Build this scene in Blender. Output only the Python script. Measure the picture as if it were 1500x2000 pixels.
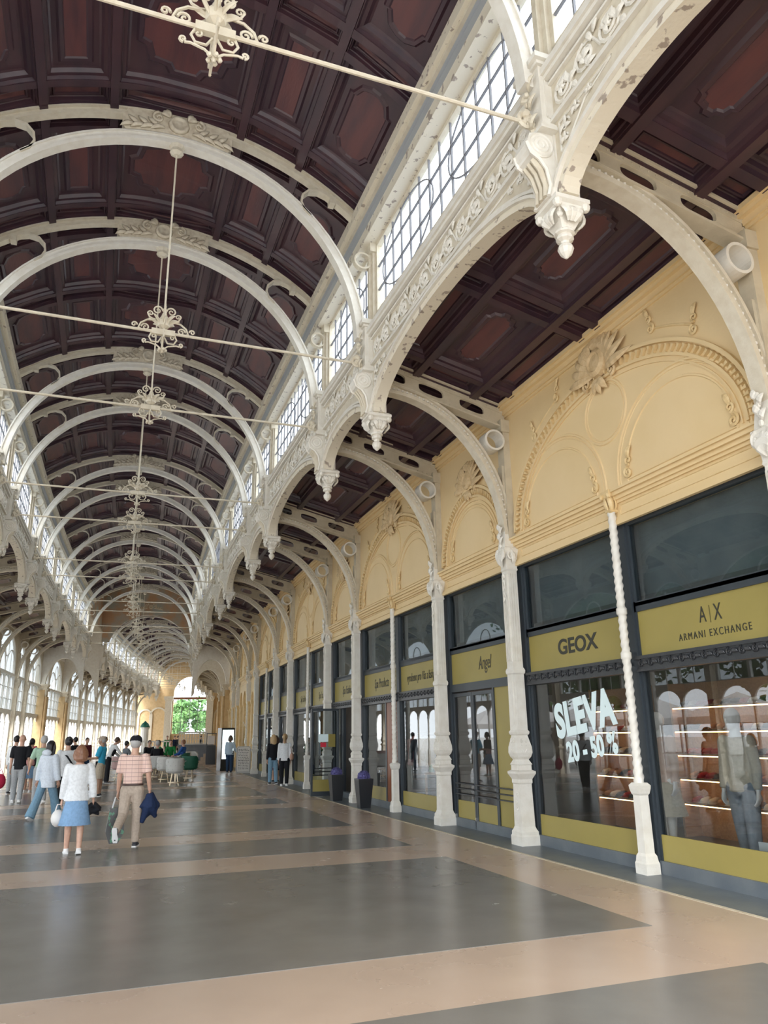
import bpy, math, random
from math import sin, cos, pi, sqrt, radians, atan2
from mathutils import Matrix, Vector
random.seed(7)
for o in list(bpy.data.objects): bpy.data.objects.remove(o, do_unlink=True)
scene = bpy.context.scene
COL = scene.collection

# ------------------------------------------------------------------ camera
def setup_camera():
    f, pitch, yaw, roll = 1479.83, .285, .357, .015
    cy, sy, cp, sp = cos(yaw), sin(yaw), cos(pitch), sin(pitch)
    r = Vector((cy, -sy, 0)); fw = Vector((cp*sy, cp*cy, sp)); up = Vector((-sp*sy, -sp*cy, cp))
    R = cos(roll)*r - sin(roll)*up; U = sin(roll)*r + cos(roll)*up
    cam = bpy.data.cameras.new('camera'); ob = bpy.data.objects.new('camera', cam); COL.objects.link(ob)
    m = Matrix.Identity(4)
    for i in range(3):
        m[i][0], m[i][1], m[i][2] = R[i], U[i], -fw[i]
    m[2][3] = 1.6
    ob.matrix_world = m
    cam.sensor_fit = 'VERTICAL'; cam.sensor_height = 36; cam.sensor_width = 27; cam.lens = f*36/2000
    cam.clip_start = .05; cam.clip_end = 600
    scene.camera = ob
setup_camera()
# ------------------------------------------------------------------ sky and exposure
SKY = 3.0
w = bpy.data.worlds.new('overcast_sky'); scene.world = w; w.use_nodes = True
bg = w.node_tree.nodes['Background']; bg.inputs[0].default_value = (.90, .95, 1.0, 1); bg.inputs[1].default_value = SKY
sun = bpy.data.lights.new('hazy_sun', 'SUN'); sun.energy = 3.0; sun.angle = radians(25); sun.color = (1, .96, .9)
so = bpy.data.objects.new('hazy_sun', sun); COL.objects.link(so); so.rotation_euler = (radians(38), radians(-28), 0)
vs = scene.view_settings
vs.view_transform = 'Standard'; vs.look = 'None'; vs.gamma = 1; vs.use_curve_mapping = False
vs.exposure = .68

# ------------------------------------------------------------------ the bent hall: X across, s along
XC, RAD, S0 = .477, 400.0, 12.37
W, N = 5.375, 2.8633
def station(i): return 5.254 + (i//2)*(W+N) + (W if i % 2 else 0)
def pos(X, s, z=0):
    t = max(0, s-S0)/RAD
    if s <= S0: return Vector((X, s, z))
    return Vector((RAD-(RAD-X)*cos(t), S0+(RAD-X)*sin(t), z))
def frame(s, X=0, z=0):
    return Matrix.Translation(pos(X, s, z)) @ Matrix.Rotation(-max(0, s-S0)/RAD, 4, 'Z')
MIR = Matrix.Translation((2*XC, 0, 0)) @ Matrix.Diagonal((-1, 1, 1, 1))
def side(s, left): return frame(s) @ MIR if left else frame(s)

# ------------------------------------------------------------------ materials
MATS = {}
def mat(name, col, rough=.5, metal=0, col2=None, scale=6, bump=0, bscale=40, detail=4, lo=.4, hi=.65, stretch=None, spec=.5, coat=0, rough2=None, emit=None, estr=0, world=True):
    m = bpy.data.materials.new(name); m.use_nodes = True; MATS[name] = m
    nt = m.node_tree; b = nt.nodes['Principled BSDF']
    b.inputs['Base Color'].default_value = (*col, 1); b.inputs['Roughness'].default_value = rough
    b.inputs['Metallic'].default_value = metal; b.inputs['Specular IOR Level'].default_value = spec
    b.inputs['Coat Weight'].default_value = coat; b.inputs['Coat Roughness'].default_value = .08
    if emit: b.inputs['Emission Color'].default_value = (*emit, 1); b.inputs['Emission Strength'].default_value = estr
    if col2 or bump:
        tc = nt.nodes.new('ShaderNodeNewGeometry' if world else 'ShaderNodeTexCoord')
        src = tc.outputs['Position'] if world else tc.outputs['Object']
        mp = nt.nodes.new('ShaderNodeMapping'); nt.links.new(src, mp.inputs[0])
        if stretch: mp.inputs['Scale'].default_value = stretch
        if col2:
            n = nt.nodes.new('ShaderNodeTexNoise'); n.inputs['Scale'].default_value = scale; n.inputs['Detail'].default_value = detail
            nt.links.new(mp.outputs[0], n.inputs[0])
            r = nt.nodes.new('ShaderNodeValToRGB'); r.color_ramp.elements[0].position = lo; r.color_ramp.elements[1].position = hi
            r.color_ramp.elements[0].color = (*col, 1); r.color_ramp.elements[1].color = (*col2, 1)
            nt.links.new(n.outputs[0], r.inputs[0]); nt.links.new(r.outputs[0], b.inputs['Base Color'])
            if rough2 is not None:
                mr = nt.nodes.new('ShaderNodeMapRange'); mr.inputs[1].default_value = lo; mr.inputs[2].default_value = hi
                mr.inputs[3].default_value = rough; mr.inputs[4].default_value = rough2
                nt.links.new(n.outputs[0], mr.inputs[0]); nt.links.new(mr.outputs[0], b.inputs['Roughness'])
        if bump:
            n2 = nt.nodes.new('ShaderNodeTexNoise'); n2.inputs['Scale'].default_value = bscale; n2.inputs['Detail'].default_value = 3
            nt.links.new(mp.outputs[0], n2.inputs[0])
            bp = nt.nodes.new('ShaderNodeBump'); bp.inputs['Strength'].default_value = bump; bp.inputs['Distance'].default_value = .01
            nt.links.new(n2.outputs[0], bp.inputs['Height']); nt.links.new(bp.outputs[0], b.inputs['Normal'])
    return m
def glass(name, tint=(1, 1, 1), ior=1.5, rough=0.0, boost=1.0):
    m = bpy.data.materials.new(name); m.use_nodes = True; MATS[name] = m
    nt = m.node_tree; nt.nodes.clear()
    o = nt.nodes.new('ShaderNodeOutputMaterial'); mx = nt.nodes.new('ShaderNodeMixShader')
    t = nt.nodes.new('ShaderNodeBsdfTransparent'); t.inputs[0].default_value = (*tint, 1)
    g = nt.nodes.new('ShaderNodeBsdfGlossy'); g.inputs['Roughness'].default_value = rough
    # Schlick reflectance, the same from both sides of the thin pane
    f0 = ((ior-1)/(ior+1))**2
    ge = nt.nodes.new('ShaderNodeNewGeometry'); dt = nt.nodes.new('ShaderNodeVectorMath'); dt.operation = 'DOT_PRODUCT'
    nt.links.new(ge.outputs['Normal'], dt.inputs[0]); nt.links.new(ge.outputs['Incoming'], dt.inputs[1])
    def mth(op, a, b=None, v=None):
        n = nt.nodes.new('ShaderNodeMath'); n.operation = op; n.use_clamp = op != 'ABSOLUTE'
        for k, q in enumerate((a, b)):
            if q is None: continue
            if isinstance(q, (int, float)): n.inputs[k].default_value = q
            else: nt.links.new(q, n.inputs[k])
        return n.outputs[0]
    c = mth('SUBTRACT', 1.0, mth('ABSOLUTE', dt.outputs['Value'])); p5 = mth('POWER', c, 5.0)
    fac = mth('MULTIPLY', mth('ADD', mth('MULTIPLY', p5, 1-f0), f0), boost)
    nt.links.new(fac, mx.inputs[0])
    nt.links.new(t.outputs[0], mx.inputs[1]); nt.links.new(g.outputs[0], mx.inputs[2]); nt.links.new(mx.outputs[0], o.inputs[0])
    return m
mat('cream', (.68, .62, .50), .5, col2=(.62, .55, .43), scale=9, bump=.25, bscale=60)
mat('cream_white', (.80, .77, .70), .45, col2=(.74, .70, .62), scale=7, bump=.25, bscale=60)
mat('cream_peel', (.74, .68, .56), .55, col2=(.36, .30, .25), scale=9, detail=6, lo=.60, hi=.64, bump=.5, bscale=25)
mat('cream_girder', (.60, .53, .40), .5, col2=(.52, .45, .33), scale=5, bump=.2)
mat('relief', (.70, .63, .50), .6, col2=(.58, .50, .38), scale=14)
mat('stone_relief', (.70, .53, .31), .65, col2=(.60, .43, .23), scale=14)
mat('yellow', (.80, .61, .34), .55, col2=(.77, .58, .31), scale=1.5, bump=.15, bscale=30)
mat('yellow_trim', (.78, .60, .33), .5, col2=(.70, .51, .25), scale=8)
mat('ochre', (.66, .47, .25), .6, col2=(.58, .40, .20), scale=4)
mat('wood', (.066, .031, .040), .33, col2=(.042, .023, .034), scale=3, stretch=(1, .3, 1), bump=.2, bscale=20, spec=.5)
mat('wood_panel', (.125, .044, .046), .38, col2=(.072, .031, .040), scale=1.6, stretch=(3, .5, 1), bump=.25, bscale=14)
mat('gutter', (.42, .46, .52), .4, metal=.3)
mat('beige', (.49, .375, .29), .24, col2=(.43, .325, .25), scale=1.3, detail=6, lo=.35, hi=.75, rough2=.30, bump=.015, bscale=5, spec=.5)
mat('slate', (.165, .155, .140), .22, col2=(.200, .188, .170), scale=1.7, detail=6, lo=.3, hi=.75, rough2=.28, bump=.015, bscale=5, spec=.5)
mat('kerb', (.105, .125, .145), .35, col2=(.14, .16, .175), scale=3, bump=.1)
mat('anthracite', (.035, .045, .055), .4)
mat('carved_iron', (.030, .033, .038), .35, bump=.3, bscale=50)
mat('olive', (.34, .275, .075), .45, col2=(.32, .26, .07), scale=2)
mat('letter', (.03, .03, .02), .5)
mat('letter_thin', (.12, .10, .03), .5)
mat('sale_white', (.80, .95, .97), .5)
mat('dim_pane_grey', (.20, .21, .21), .7, col2=(.26, .26, .25), scale=2)  # grey standing in for blinds, dim interior and reflection in the upper panes
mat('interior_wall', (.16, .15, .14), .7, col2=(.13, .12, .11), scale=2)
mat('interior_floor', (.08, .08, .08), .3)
mat('shelf_wood', (.42, .24, .12), .5, col2=(.34, .18, .09), scale=6, stretch=(1, 6, 6))
mat('door_wood', (.26, .085, .030), .4, col2=(.20, .06, .02), scale=4, stretch=(6, 6, .6))
mat('warm_lamp', (1, .8, .55), .5, emit=(1, .62, .28), estr=7)
mat('cool_lamp', (1, 1, 1), .5, emit=(1, .90, .78), estr=6)
mat('gold', (.60, .50, .36), .3, metal=.9)
mat('steel', (.55, .56, .58), .3, metal=.9)
mat('lead', (.20, .20, .22), .5)
mat('white_frame', (.76, .75, .71), .45)
mat('plaza', (.55, .53, .50), .8, col2=(.48, .46, .43), scale=1)
mat('leaf', (.055, .14, .03), .6, col2=(.12, .24, .06), scale=.8)
mat('leaf_light', (.12, .26, .08), .6, col2=(.20, .36, .12), scale=.6)
mat('bark', (.10, .07, .05), .9)
mat('canvas', (.80, .76, .74), .7)
mat('skin', (.62, .38, .28), .5, col2=(.56, .33, .24), scale=20)
mat('skin_tan', (.46, .27, .18), .5, col2=(.40, .23, .15), scale=20)
glass('window_glass', (.93, .96, .97), 1.45)
glass('arcade_glass', (.34, .36, .37), 1.45)
glass('shop_glass', (.80, .83, .84), 1.55, boost=1.25)
glass('transom_glass', (.75, .80, .82), 1.5, boost=1.0)
def cloth(name, c, c2=None, rough=.8, scale=30):
    if name not in MATS: mat(name, c, rough, col2=c2 or tuple(x*.86 for x in c), scale=scale, bump=.3, bscale=18, spec=.2, world=False)
    return name

# ------------------------------------------------------------------ mesh building
class MB:
    def __init__(s, T=None): s.v = []; s.f = []; s.T = T
    def add(s, vs, fs):
        k = len(s.v)
        s.v += [s.T @ Vector(p) for p in vs] if s.T else [Vector(p) for p in vs]
        s.f += [tuple(k+i for i in f) for f in fs]
        return s
    def box(s, x0, x1, y0, y1, z0, z1):
        return s.add([(x0,y0,z0),(x1,y0,z0),(x1,y1,z0),(x0,y1,z0),(x0,y0,z1),(x1,y0,z1),(x1,y1,z1),(x0,y1,z1)],
                     [(3,2,1,0),(4,5,6,7),(0,1,5,4),(1,2,6,5),(2,3,7,6),(3,0,4,7)])
    def prism(s, poly, d0, d1, plane='xz'):
        n = len(poly)
        def P(a, b, d): return (a, d, b) if plane == 'xz' else ((d, a, b) if plane == 'yz' else (a, b, d))
        vs = [P(a, b, d0) for a, b in poly] + [P(a, b, d1) for a, b in poly]
        return s.add(vs, [tuple(range(n)), tuple(range(2*n-1, n-1, -1))] + [(i, i+n, (i+1) % n+n, (i+1) % n) for i in range(n)])
    def band(s, inn, out, d0, d1, plane='xz', closed=False):
        n = len(inn)
        def P(a, b, d): return (a, d, b) if plane == 'xz' else ((d, a, b) if plane == 'yz' else (a, b, d))
        vs = []
        for (a, b), (c, d) in zip(inn, out): vs += [P(a, b, d0), P(c, d, d0), P(c, d, d1), P(a, b, d1)]
        fs = []
        for i in range(n if closed else n-1):
            j = (i+1) % n
            for k in range(4): fs.append((4*i+k, 4*i+(k+1) % 4, 4*j+(k+1) % 4, 4*j+k))
        if not closed: fs += [(3, 2, 1, 0), tuple(4*(n-1)+k for k in range(4))]
        return s.add(vs, fs)
    def tube(s, path, r, n=6, closed=False, flat=1.0, up=None):
        P = [Vector(p) for p in path]; m = len(P); vs = []; fs = []
        rr = r if isinstance(r, (list, tuple)) else [r]*m
        ref = Vector(up) if up else None; prev = None
        for i, p in enumerate(P):
            t = (P[(i+1) % m]-P[i-1]) if closed else (P[min(i+1, m-1)]-P[max(i-1, 0)])
            if t.length < 1e-9: t = Vector((0, 0, 1))
            t.normalize()
            if prev is None:
                a = ref if ref else (Vector((0, 1, 0)) if abs(t.y) < .9 else Vector((1, 0, 0)))
            else: a = prev
            u = a - t*a.dot(t)
            if u.length < 1e-6: u = Vector((1, 0, 0)) - t*t.x
            u.normalize(); v = t.cross(u); prev = u
            for k in range(n):
                an = 2*pi*(k+.5)/n
                vs.append(p + u*(rr[i]*flat*cos(an)) + v*(rr[i]*sin(an)))
        for i in range(m if closed else m-1):
            j = (i+1) % m
            for k in range(n): fs.append((i*n+k, i*n+(k+1) % n, j*n+(k+1) % n, j*n+k))
        if not closed: fs += [tuple(range(n-1, -1, -1)), tuple((m-1)*n+k for k in range(n))]
        return s.add(vs, fs)
    def lathe(s, prof, c=(0, 0, 0), n=10, sq=False, axis='z', flat=1.0):
        """prof: (radius, height) pairs; sq makes a square section of half-width radius"""
        if sq: n = 4
        vs = []; fs = []; m = len(prof)
        for r, h in prof:
            for k in range(n):
                an = 2*pi*(k+.5)/n if sq else 2*pi*k/n
                q = r*(sqrt(2) if sq else 1)
                a, b = q*cos(an), q*sin(an)*flat
                p = (a, b, h) if axis == 'z' else ((h, a, b) if axis == 'x' else (a, h, b))
                vs.append((c[0]+p[0], c[1]+p[1], c[2]+p[2]))
        for i in range(m-1):
            for k in range(n): fs.append((i*n+k, i*n+(k+1) % n, (i+1)*n+(k+1) % n, (i+1)*n+k))
        fs += [tuple(range(n-1, -1, -1)), tuple((m-1)*n+k for k in range(n))]
        return s.add(vs, fs)
    def ball(s, c, r, n=8, m=5, sx=1, sy=1, sz=1):
        prof = [(r*sin(pi*i/m), -r*cos(pi*i/m)) for i in range(m+1)]
        prof[0] = (r*.05, -r); prof[-1] = (r*.05, r)
        vs = []; k0 = len(s.v)
        T0 = s.T; T = Matrix.Translation(c) @ Matrix.Diagonal((sx, sy, sz, 1))
        s.T = T0 @ T if T0 else T
        s.lathe(prof, n=n); s.T = T0
        return s
    def spiral(s, c, r, turns=1.6, a0=0, d=1, tr=.02, n=5, steps=20, depth=0, end=.15):
        """a scroll in the local xz plane"""
        pts = []; rr = []
        for i in range(steps+1):
            t = i/steps; q = r*(1-(1-end)*t); a = a0+d*turns*2*pi*t
            pts.append((c[0]+q*cos(a), c[1]-depth*t, c[2]+q*sin(a))); rr.append(tr*(1-.35*t))
        return s.tube(pts, rr, n)
    def leaf(s, c, ang, ln, wd, bend=.4, lift=.05):
        """a carved leaf lying in the local xz plane, facing -y"""
        pts = []; rr = []
        for i in range(6):
            t = i/5; a = ang+bend*t
            pts.append((c[0]+ln*t*cos(a), c[1]-lift*sin(pi*t)-.01, c[2]+ln*t*sin(a))); rr.append(wd*(.25+sin(pi*min(1, t*.9+.1)))*(1 if t < 1 else .3))
        return s.tube(pts, rr, 6, flat=.45, up=(0, 1, 0))
    def mesh(s, name, material, smooth=False):
        me = bpy.data.meshes.new(name); me.from_pydata(s.v, [], s.f); me.update()
        if smooth: me.polygons.foreach_set('use_smooth', [True]*len(me.polygons))
        if material: me.materials.append(MATS[material])
        return me
    def build(s, name, material, parent=None, M=None, smooth=False):
        return link(name, s.mesh(name, material, smooth), parent, M)
def link(name, data, parent=None, M=None):
    o = bpy.data.objects.new(name, data); COL.objects.link(o)
    if parent: o.parent = parent
    if M is not None: o.matrix_local = M
    return o
def tag(o, label=None, cat=None, group=None, kind=None):
    for k, v in (('label', label), ('category', cat), ('group', group), ('kind', kind)):
        if v: o[k] = v
    return o
def thing(name, M, label=None, cat=None, group=None, kind=None):
    o = bpy.data.objects.new(name, None); COL.objects.link(o); o.matrix_local = M; o.empty_display_size = .1
    return tag(o, label, cat, group, kind)
def dup(root, M, label=None, group=None):
    def cp(o, par):
        c = o.copy(); COL.objects.link(c); c.parent = par
        for k in CHILD.get(o.as_pointer(), ()): cp(k, c)
        return c
    r = cp(root, None); r.matrix_local = M
    if label: r['label'] = label
    if group: r['group'] = group
    return r
CHILD = {}
def seal(root):
    """remember the parts of a thing so that dup() can copy them"""
    def rec(o, lst):
        CHILD[o.as_pointer()] = ALLOF(o)
        for c in CHILD[o.as_pointer()]: rec(c, lst)
    rec(root, []); return root
def ALLOF(o): return [c for c in COL.objects if c.parent == o]
def arc(cx, cz, rx, rz, a0, a1, n): return [(cx+rx*cos(a0+(a1-a0)*i/n), cz+rz*sin(a0+(a1-a0)*i/n)) for i in range(n+1)]
# ================================================================== LARGE STRUCTURE
NEAR = list(range(-2, 11)); FAR = list(range(13, 23)); PAV = (11, 12)
S_END = 104.0
def mid(i): return (station(i)+station(i+1))/2
def half(i): return (station(i+1)-station(i))/2
def wide(i): return i % 2 == 0
def strip(mb, X0, X1, s0, s1, z0, z1, step=4.0):
    """a slab that follows the bend of the hall"""
    n = max(1, int((s1-s0)/step)); vs = []; fs = []
    for k in range(n+1):
        s = s0+(s1-s0)*k/n
        for X, z in ((X0, z0), (X1, z0), (X1, z1), (X0, z1)): vs.append(pos(X, s, z))
    for k in range(n):
        for q in range(4): fs.append((4*k+q, 4*k+(q+1) % 4, 4*k+4+(q+1) % 4, 4*k+4+q))
    fs += [(3, 2, 1, 0), tuple(4*n+q for q in range(4))]
    return mb.add(vs, fs)
XWALL = 6.22; XL = 2*XC-XWALL
fl = strip(MB(), XL-.35, 6.45, -7, S_END+9, -.12, 0).build('floor', 'beige'); tag(fl, 'polished beige and grey terrazzo floor of the hall', 'floor', kind='structure')
for i in NEAR+[11, 12]+FAR:
    a, b = station(i), station(i+1)
    p = strip(MB(), 2*XC-4.6, 4.6, a+.70, b-.48, -.02, .004).build('floor_panel', 'slate', fl)
strip(MB(), 5.68, 6.46, -6, 52, -.03, .005).build('floor_border', 'kerb', fl)
strip(MB(), 5.63, 5.68, -6, 52, -.03, .004).build('floor_border', 'cream_girder', fl)

# ---------------------------------------------------------------- coffered ceilings
RV, ZV = 4.75, 6.6; AV = radians(41.6)
def coffer(fmap, a, b, style):
    k = min(a, b)*.26; q = min(1, min(a, b)/.42)
    def rect(i):
        A, B = max(.01, a-i*q), max(.01, b-i*q); c = min(k, A*.4, B*.4); out = []
        for sx, sy, rev in ((1, 1, 0), (-1, 1, 1), (-1, -1, 0), (1, -1, 1)):
            l = [(A, B-2*c), (A, B-c), (A, B), (A-c, B), (A-2*c, B)]
            if rev: l.reverse()
            out += [(sx*x, sy*y) for x, y in l]
        return out
    def shape(i):
        A, B = max(.01, a-i*q), max(.01, b-i*q); c = min(k, A*.4, B*.4); out = []
        for sx, sy, rev in ((1, 1, 0), (-1, 1, 1), (-1, -1, 0), (1, -1, 1)):
            if style == 'oct': l = [(A, B-2*c), (A-.5*c, B-1.75*c), (A-.75*c, B-.75*c), (A-1.75*c, B-.5*c), (A-2*c, B)]
            elif style == 'round':
                if A > B: l = [(A, B*.2), (A-.2*B, B*.62), (A-.7*B, B*.86), (A-.72*B, B), (A-1.1*B, B)]
                else: l = [(A, B-1.1*A), (A, B-.72*A), (A*.86, B-.7*A), (A*.62, B-.2*A), (A*.2, B)]
            else: l = [(A, B-2*c), (A, B-c), (A, B), (A-c, B), (A-2*c, B)]
            if rev: l.reverse()
            out += [(sx*x, sy*y) for x, y in l]
        return out
    rings = [(rect(-.03), 0), (rect(.0), .0), (rect(.02), .05), (rect(.07), .055), (rect(.10), .11), (rect(.13), .12), (shape(.20), .12), (shape(.23), .09), (shape(.28), .095), (shape(.30), .115)]
    vs = [fmap(x, y, d) for r, d in rings for x, y in r]; fs = []; n = 20
    for i in range(len(rings)-1):
        for j in range(n): fs.append((i*n+j, i*n+(j+1) % n, (i+1)*n+(j+1) % n, (i+1)*n+j))
    # the field, split lengthwise so that it follows the curve of the vault
    m = (len(rings)-1)*n; cidx = len(vs); vs.append(fmap(0, 0, .115))
    nf = len(fs)
    for j in range(n): fs.append((m+j, m+(j+1) % n, cidx))
    mb = MB(); mb.add(vs, fs); me = mb.mesh('coffer_panel', 'wood')
    me.materials.append(MATS['wood_panel'])
    for p in me.polygons[nf:]: p.material_index = 1
    return me
PUR = [radians(12.2), radians(25)]
NCOLS = [(-AV+.01, -PUR[1], 'round'), (-PUR[1], -PUR[0], 'rect'), (-PUR[0], PUR[0], 'oct'), (PUR[0], PUR[1], 'rect'), (PUR[1], AV-.01, 'round')]
def rows(i):
    L = 2*half(i)
    e = [0, .50, 2.5, 2.875, 4.875, L] if wide(i) else [0, .45, 2.41, L]
    return [(e[k]-L/2, e[k+1]-L/2) for k in range(len(e)-1)]
AC = [(4.0, 4.56), (4.56, 5.60), (5.60, 6.24)]
def zal(X): return 7.50-.247*(X-4.0)
_cf = {}
def nave_coffer(c, L, big):
    key = ('n', c, round(L, 2))
    if key not in _cf:
        a0, a1, st = NCOLS[c]; am = (a0+a1)/2; ha = (a1-a0)/2*RV-.085
        def fm(x, y, d): a = am+x/RV; r = RV+d; return (XC+r*sin(a), y, ZV+r*cos(a))
        _cf[key] = coffer(fm, ha, L/2-.065, st if big else 'rect')
    return _cf[key]
def aisle_coffer(c, L, big):
    key = ('a', c, round(L, 2))
    if key not in _cf:
        x0, x1 = AC[c]; xm = (x0+x1)/2; ha = (x1-x0)/2-.07
        def fm(x, y, d): return (xm+x, y, zal(xm+x)+d)
        _cf[key] = coffer(fm, ha, L/2-.065, ('rect', 'oct', 'rect')[c] if big else 'rect')
    return _cf[key]
def vault_pts(r, n=18, a=AV): return [(XC+r*sin(-a+2*a*k/n), ZV+r*cos(-a+2*a*k/n)) for k in range(n+1)]
def shell(s0, s1, name):
    pr = vault_pts(RV+.16); po = vault_pts(RV+.30); vs = []; fs = []; m = len(pr)
    n = max(1, int((s1-s0)/6))
    for k in range(n+1):
        s = s0+(s1-s0)*k/n
        vs += [pos(x, s, z) for x, z in pr]+[pos(x, s, z) for x, z in po]
    for k in range(n):
        for j in range(m-1):
            b = k*2*m+j; fs.append((b, b+1, b+2*m+1, b+2*m)); fs.append((b+m, b+m+2*m, b+m+2*m+1, b+m+1))
    for k in (0, n):
        for j in range(m-1): b = k*2*m+j; fs.append((b, b+m, b+m+1, b+1))
    mb = MB(); mb.add(vs, fs); return mb.build(name, 'wood')
def aisle_slab(s0, s1, left):
    mb = MB(); n = max(1, int((s1-s0)/6)); vs = []; fs = []
    for k in range(n+1):
        s = s0+(s1-s0)*k/n
        for X, d in ((3.9, .13), (6.5, .13), (6.5, .3), (3.9, .3)):
            vs.append(pos(2*XC-X if left else X, s, zal(X)+d))
    for k in range(n):
        for q in range(4): fs.append((4*k+q, 4*k+(q+1) % 4, 4*k+4+(q+1) % 4, 4*k+4+q))
    mb.add(vs, fs); return mb.build('ceiling', 'wood')
s_first = station(-2); s_pav0, s_pav1 = station(11), station(13)
ceil_n = tag(shell(s_first, s_pav0, 'ceiling'), 'dark coffered wooden barrel vault over the middle of the hall', 'ceiling', kind='structure')
ceil_r = tag(aisle_slab(s_first, s_pav0, 0), 'dark coffered sloping ceiling beside the yellow shop wall', 'ceiling', kind='structure')
ceil_l = tag(aisle_slab(s_first, s_pav0, 1), 'dark coffered sloping ceiling beside the glazed arcade wall', 'ceiling', kind='structure')
ceil_f = tag(shell(s_pav1, S_END, 'ceiling'), 'far coffered barrel vault beyond the painted pavilion', 'ceiling', kind='structure')
ceil_fr = tag(aisle_slab(s_pav1, S_END, 0), 'far sloping ceiling beyond the pavilion on the wall side', 'ceiling', kind='structure')
ceil_fl = tag(aisle_slab(s_pav1, S_END, 1), 'far sloping ceiling beyond the pavilion on the glazed side', 'ceiling', kind='structure')
def purlin_mesh(a, L):
    mb = MB(); wv = .085/RV
    inn = [(XC+(RV-.035)*sin(a+q), ZV+(RV-.035)*cos(a+q)) for q in (-wv*.75, wv*.75)]
    out = [(XC+(RV+.15)*sin(a+q), ZV+(RV+.15)*cos(a+q)) for q in (-wv, wv)]
    return mb.prism([inn[0], inn[1], out[1], out[0]], -L/2, L/2, 'xz').mesh('purlin', 'wood')
def cross_mesh(w=.13):
    return MB().band(vault_pts(RV-.015), vault_pts(RV+.15), -w/2, w/2, 'xz').mesh('cross_beam', 'wood')
CROSS = cross_mesh(); _pm = {}
def aisle_long(X, L): return MB().prism([(X-.06, zal(X)-.03), (X+.06, zal(X)-.045), (X+.07, zal(X)+.13), (X-.07, zal(X)+.13)], -L/2, L/2, 'xz').mesh('ceiling_beam', 'wood')
ACROSS = MB().band([(3.95, zal(3.95)-.015), (6.24, zal(6.24)-.015)], [(3.95, zal(3.95)+.13), (6.24, zal(6.24)+.13)], -.065, .065, 'xz').mesh('cross_beam', 'wood')
farmb = {'n': MB(), 'r': MB(), 'l': MB()}
def far_add(key, me, M):
    farmb[key].add([M @ v.co for v in me.vertices], [tuple(p.vertices) for p in me.polygons])
for i in NEAR+FAR:
    F = frame(mid(i)); L = 2*half(i); far = i in FAR
    for a in (-PUR[1], -PUR[0], PUR[0], PUR[1]):
        key = (round(a, 3), wide(i))
        if key not in _pm: _pm[key] = purlin_mesh(a, L)
        if far: far_add('n', _pm[key], F)
        else: link('purlin', _pm[key], ceil_n, F)
    for X in (4.56, 5.60):
        key = ('x', X, wide(i))
        if key not in _pm: _pm[key] = aisle_long(X, L)
        for left in (0, 1):
            if far: far_add('rl'[left], _pm[key], F@MIR if left else F)
            else: link('ceiling_beam', _pm[key], (ceil_r, ceil_l)[left], F@MIR if left else F)
    for (y0, y1) in rows(i):
        big = y1-y0 > 1; M = F @ Matrix.Translation((0, (y0+y1)/2, 0)); E0 = F @ Matrix.Translation((0, y0, 0))
        if far: far_add('n', CROSS, E0); far_add('r', ACROSS, E0); far_add('l', ACROSS, E0@MIR)
        else:
            link('cross_beam', CROSS, ceil_n, E0); link('cross_beam', ACROSS, ceil_r, E0); link('cross_beam', ACROSS, ceil_l, E0@MIR)
        for c in range(5):
            me = nave_coffer(c, y1-y0, big)
            if far: far_add('n', me, M)
            else: link('coffer_panel', me, ceil_n, M)
        for c in range(3):
            me = aisle_coffer(c, y1-y0, big)
            for left in (0, 1):
                MM = M@MIR if left else M
                if far: far_add('rl'[left], me, MM)
                else: link('coffer_panel', me, (ceil_r, ceil_l)[left], MM)
for key, par in (('n', ceil_f), ('r', ceil_fr), ('l', ceil_fl)):
    tag(farmb[key].build('coffering', 'wood', par), kind='stuff')

# ---------------------------------------------------------------- right wall, upper part
def wall_strip(s0, s1, z0, z1, name, m, X0=XWALL, X1=6.55): return strip(MB(), X0, X1, s0, s1, z0, z1).build(name, m)
wr = tag(wall_strip(s_first, s_pav0-.3, 4.2, 7.4, 'wall_right', 'yellow'), 'yellow plaster wall with blind arches above the shopfronts', 'wall', kind='structure')
wr_low = tag(wall_strip(station(7), s_pav0-.3, 0, 4.2, 'wall_right', 'yellow_trim', XWALL+.12), 'yellow wall with narrow blind niches past the last shop', 'wall', kind='structure')
wr_far = tag(wall_strip(s_pav1, S_END, 0, 7.4, 'wall_right', 'yellow'), 'yellow wall beyond the pavilion', 'wall', kind='structure')
def ztube(mb, pts, r, X=XWALL): return mb.tube([(X, y, z) for y, z in pts], r, 6, up=(1, 0, 0))
# local canonical frame (x across, z up, -y outwards) turned onto the right wall
def onwall(X, y, z, sc=1): return Matrix.Translation((X, y, z)) @ Matrix.Rotation(-pi/2, 4, 'Z') @ Matrix.Scale(sc, 4)
def cartouche(mb, T):
    mb.T = T
    mb.T = T @ Matrix.Scale(-1, 4, (0, 1, 0)); mb.lathe([(.24, 0), (.22, .07), (.16, .11), (.13, .08), (.02, .10)], (0, 0, .02), 14, axis='y'); mb.T = T
    for d in (1, -1):
        for k in range(6):
            a = (pi/2 - d*(pi/2-.15)) + d*.32*k - d*.35
            mb.leaf((d*.16, 0, -.12+.05*k), a, .62-.06*k, .065, .28*d, .07)
        mb.spiral((d*.24, -.03, .26), .12, 1.4, pi/2, -d, .035)
        mb.spiral((d*.30, -.03, -.22), .10, 1.3, -pi/2, d, .03)
    for k in range(3): mb.leaf((0, 0, .24), pi/2+(k-1)*.5, .26, .06, 0, .05)
    for k in range(3): mb.leaf((0, 0, -.22), -pi/2+(k-1)*.6, .28, .06, 0, .05)
    mb.T = None
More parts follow.
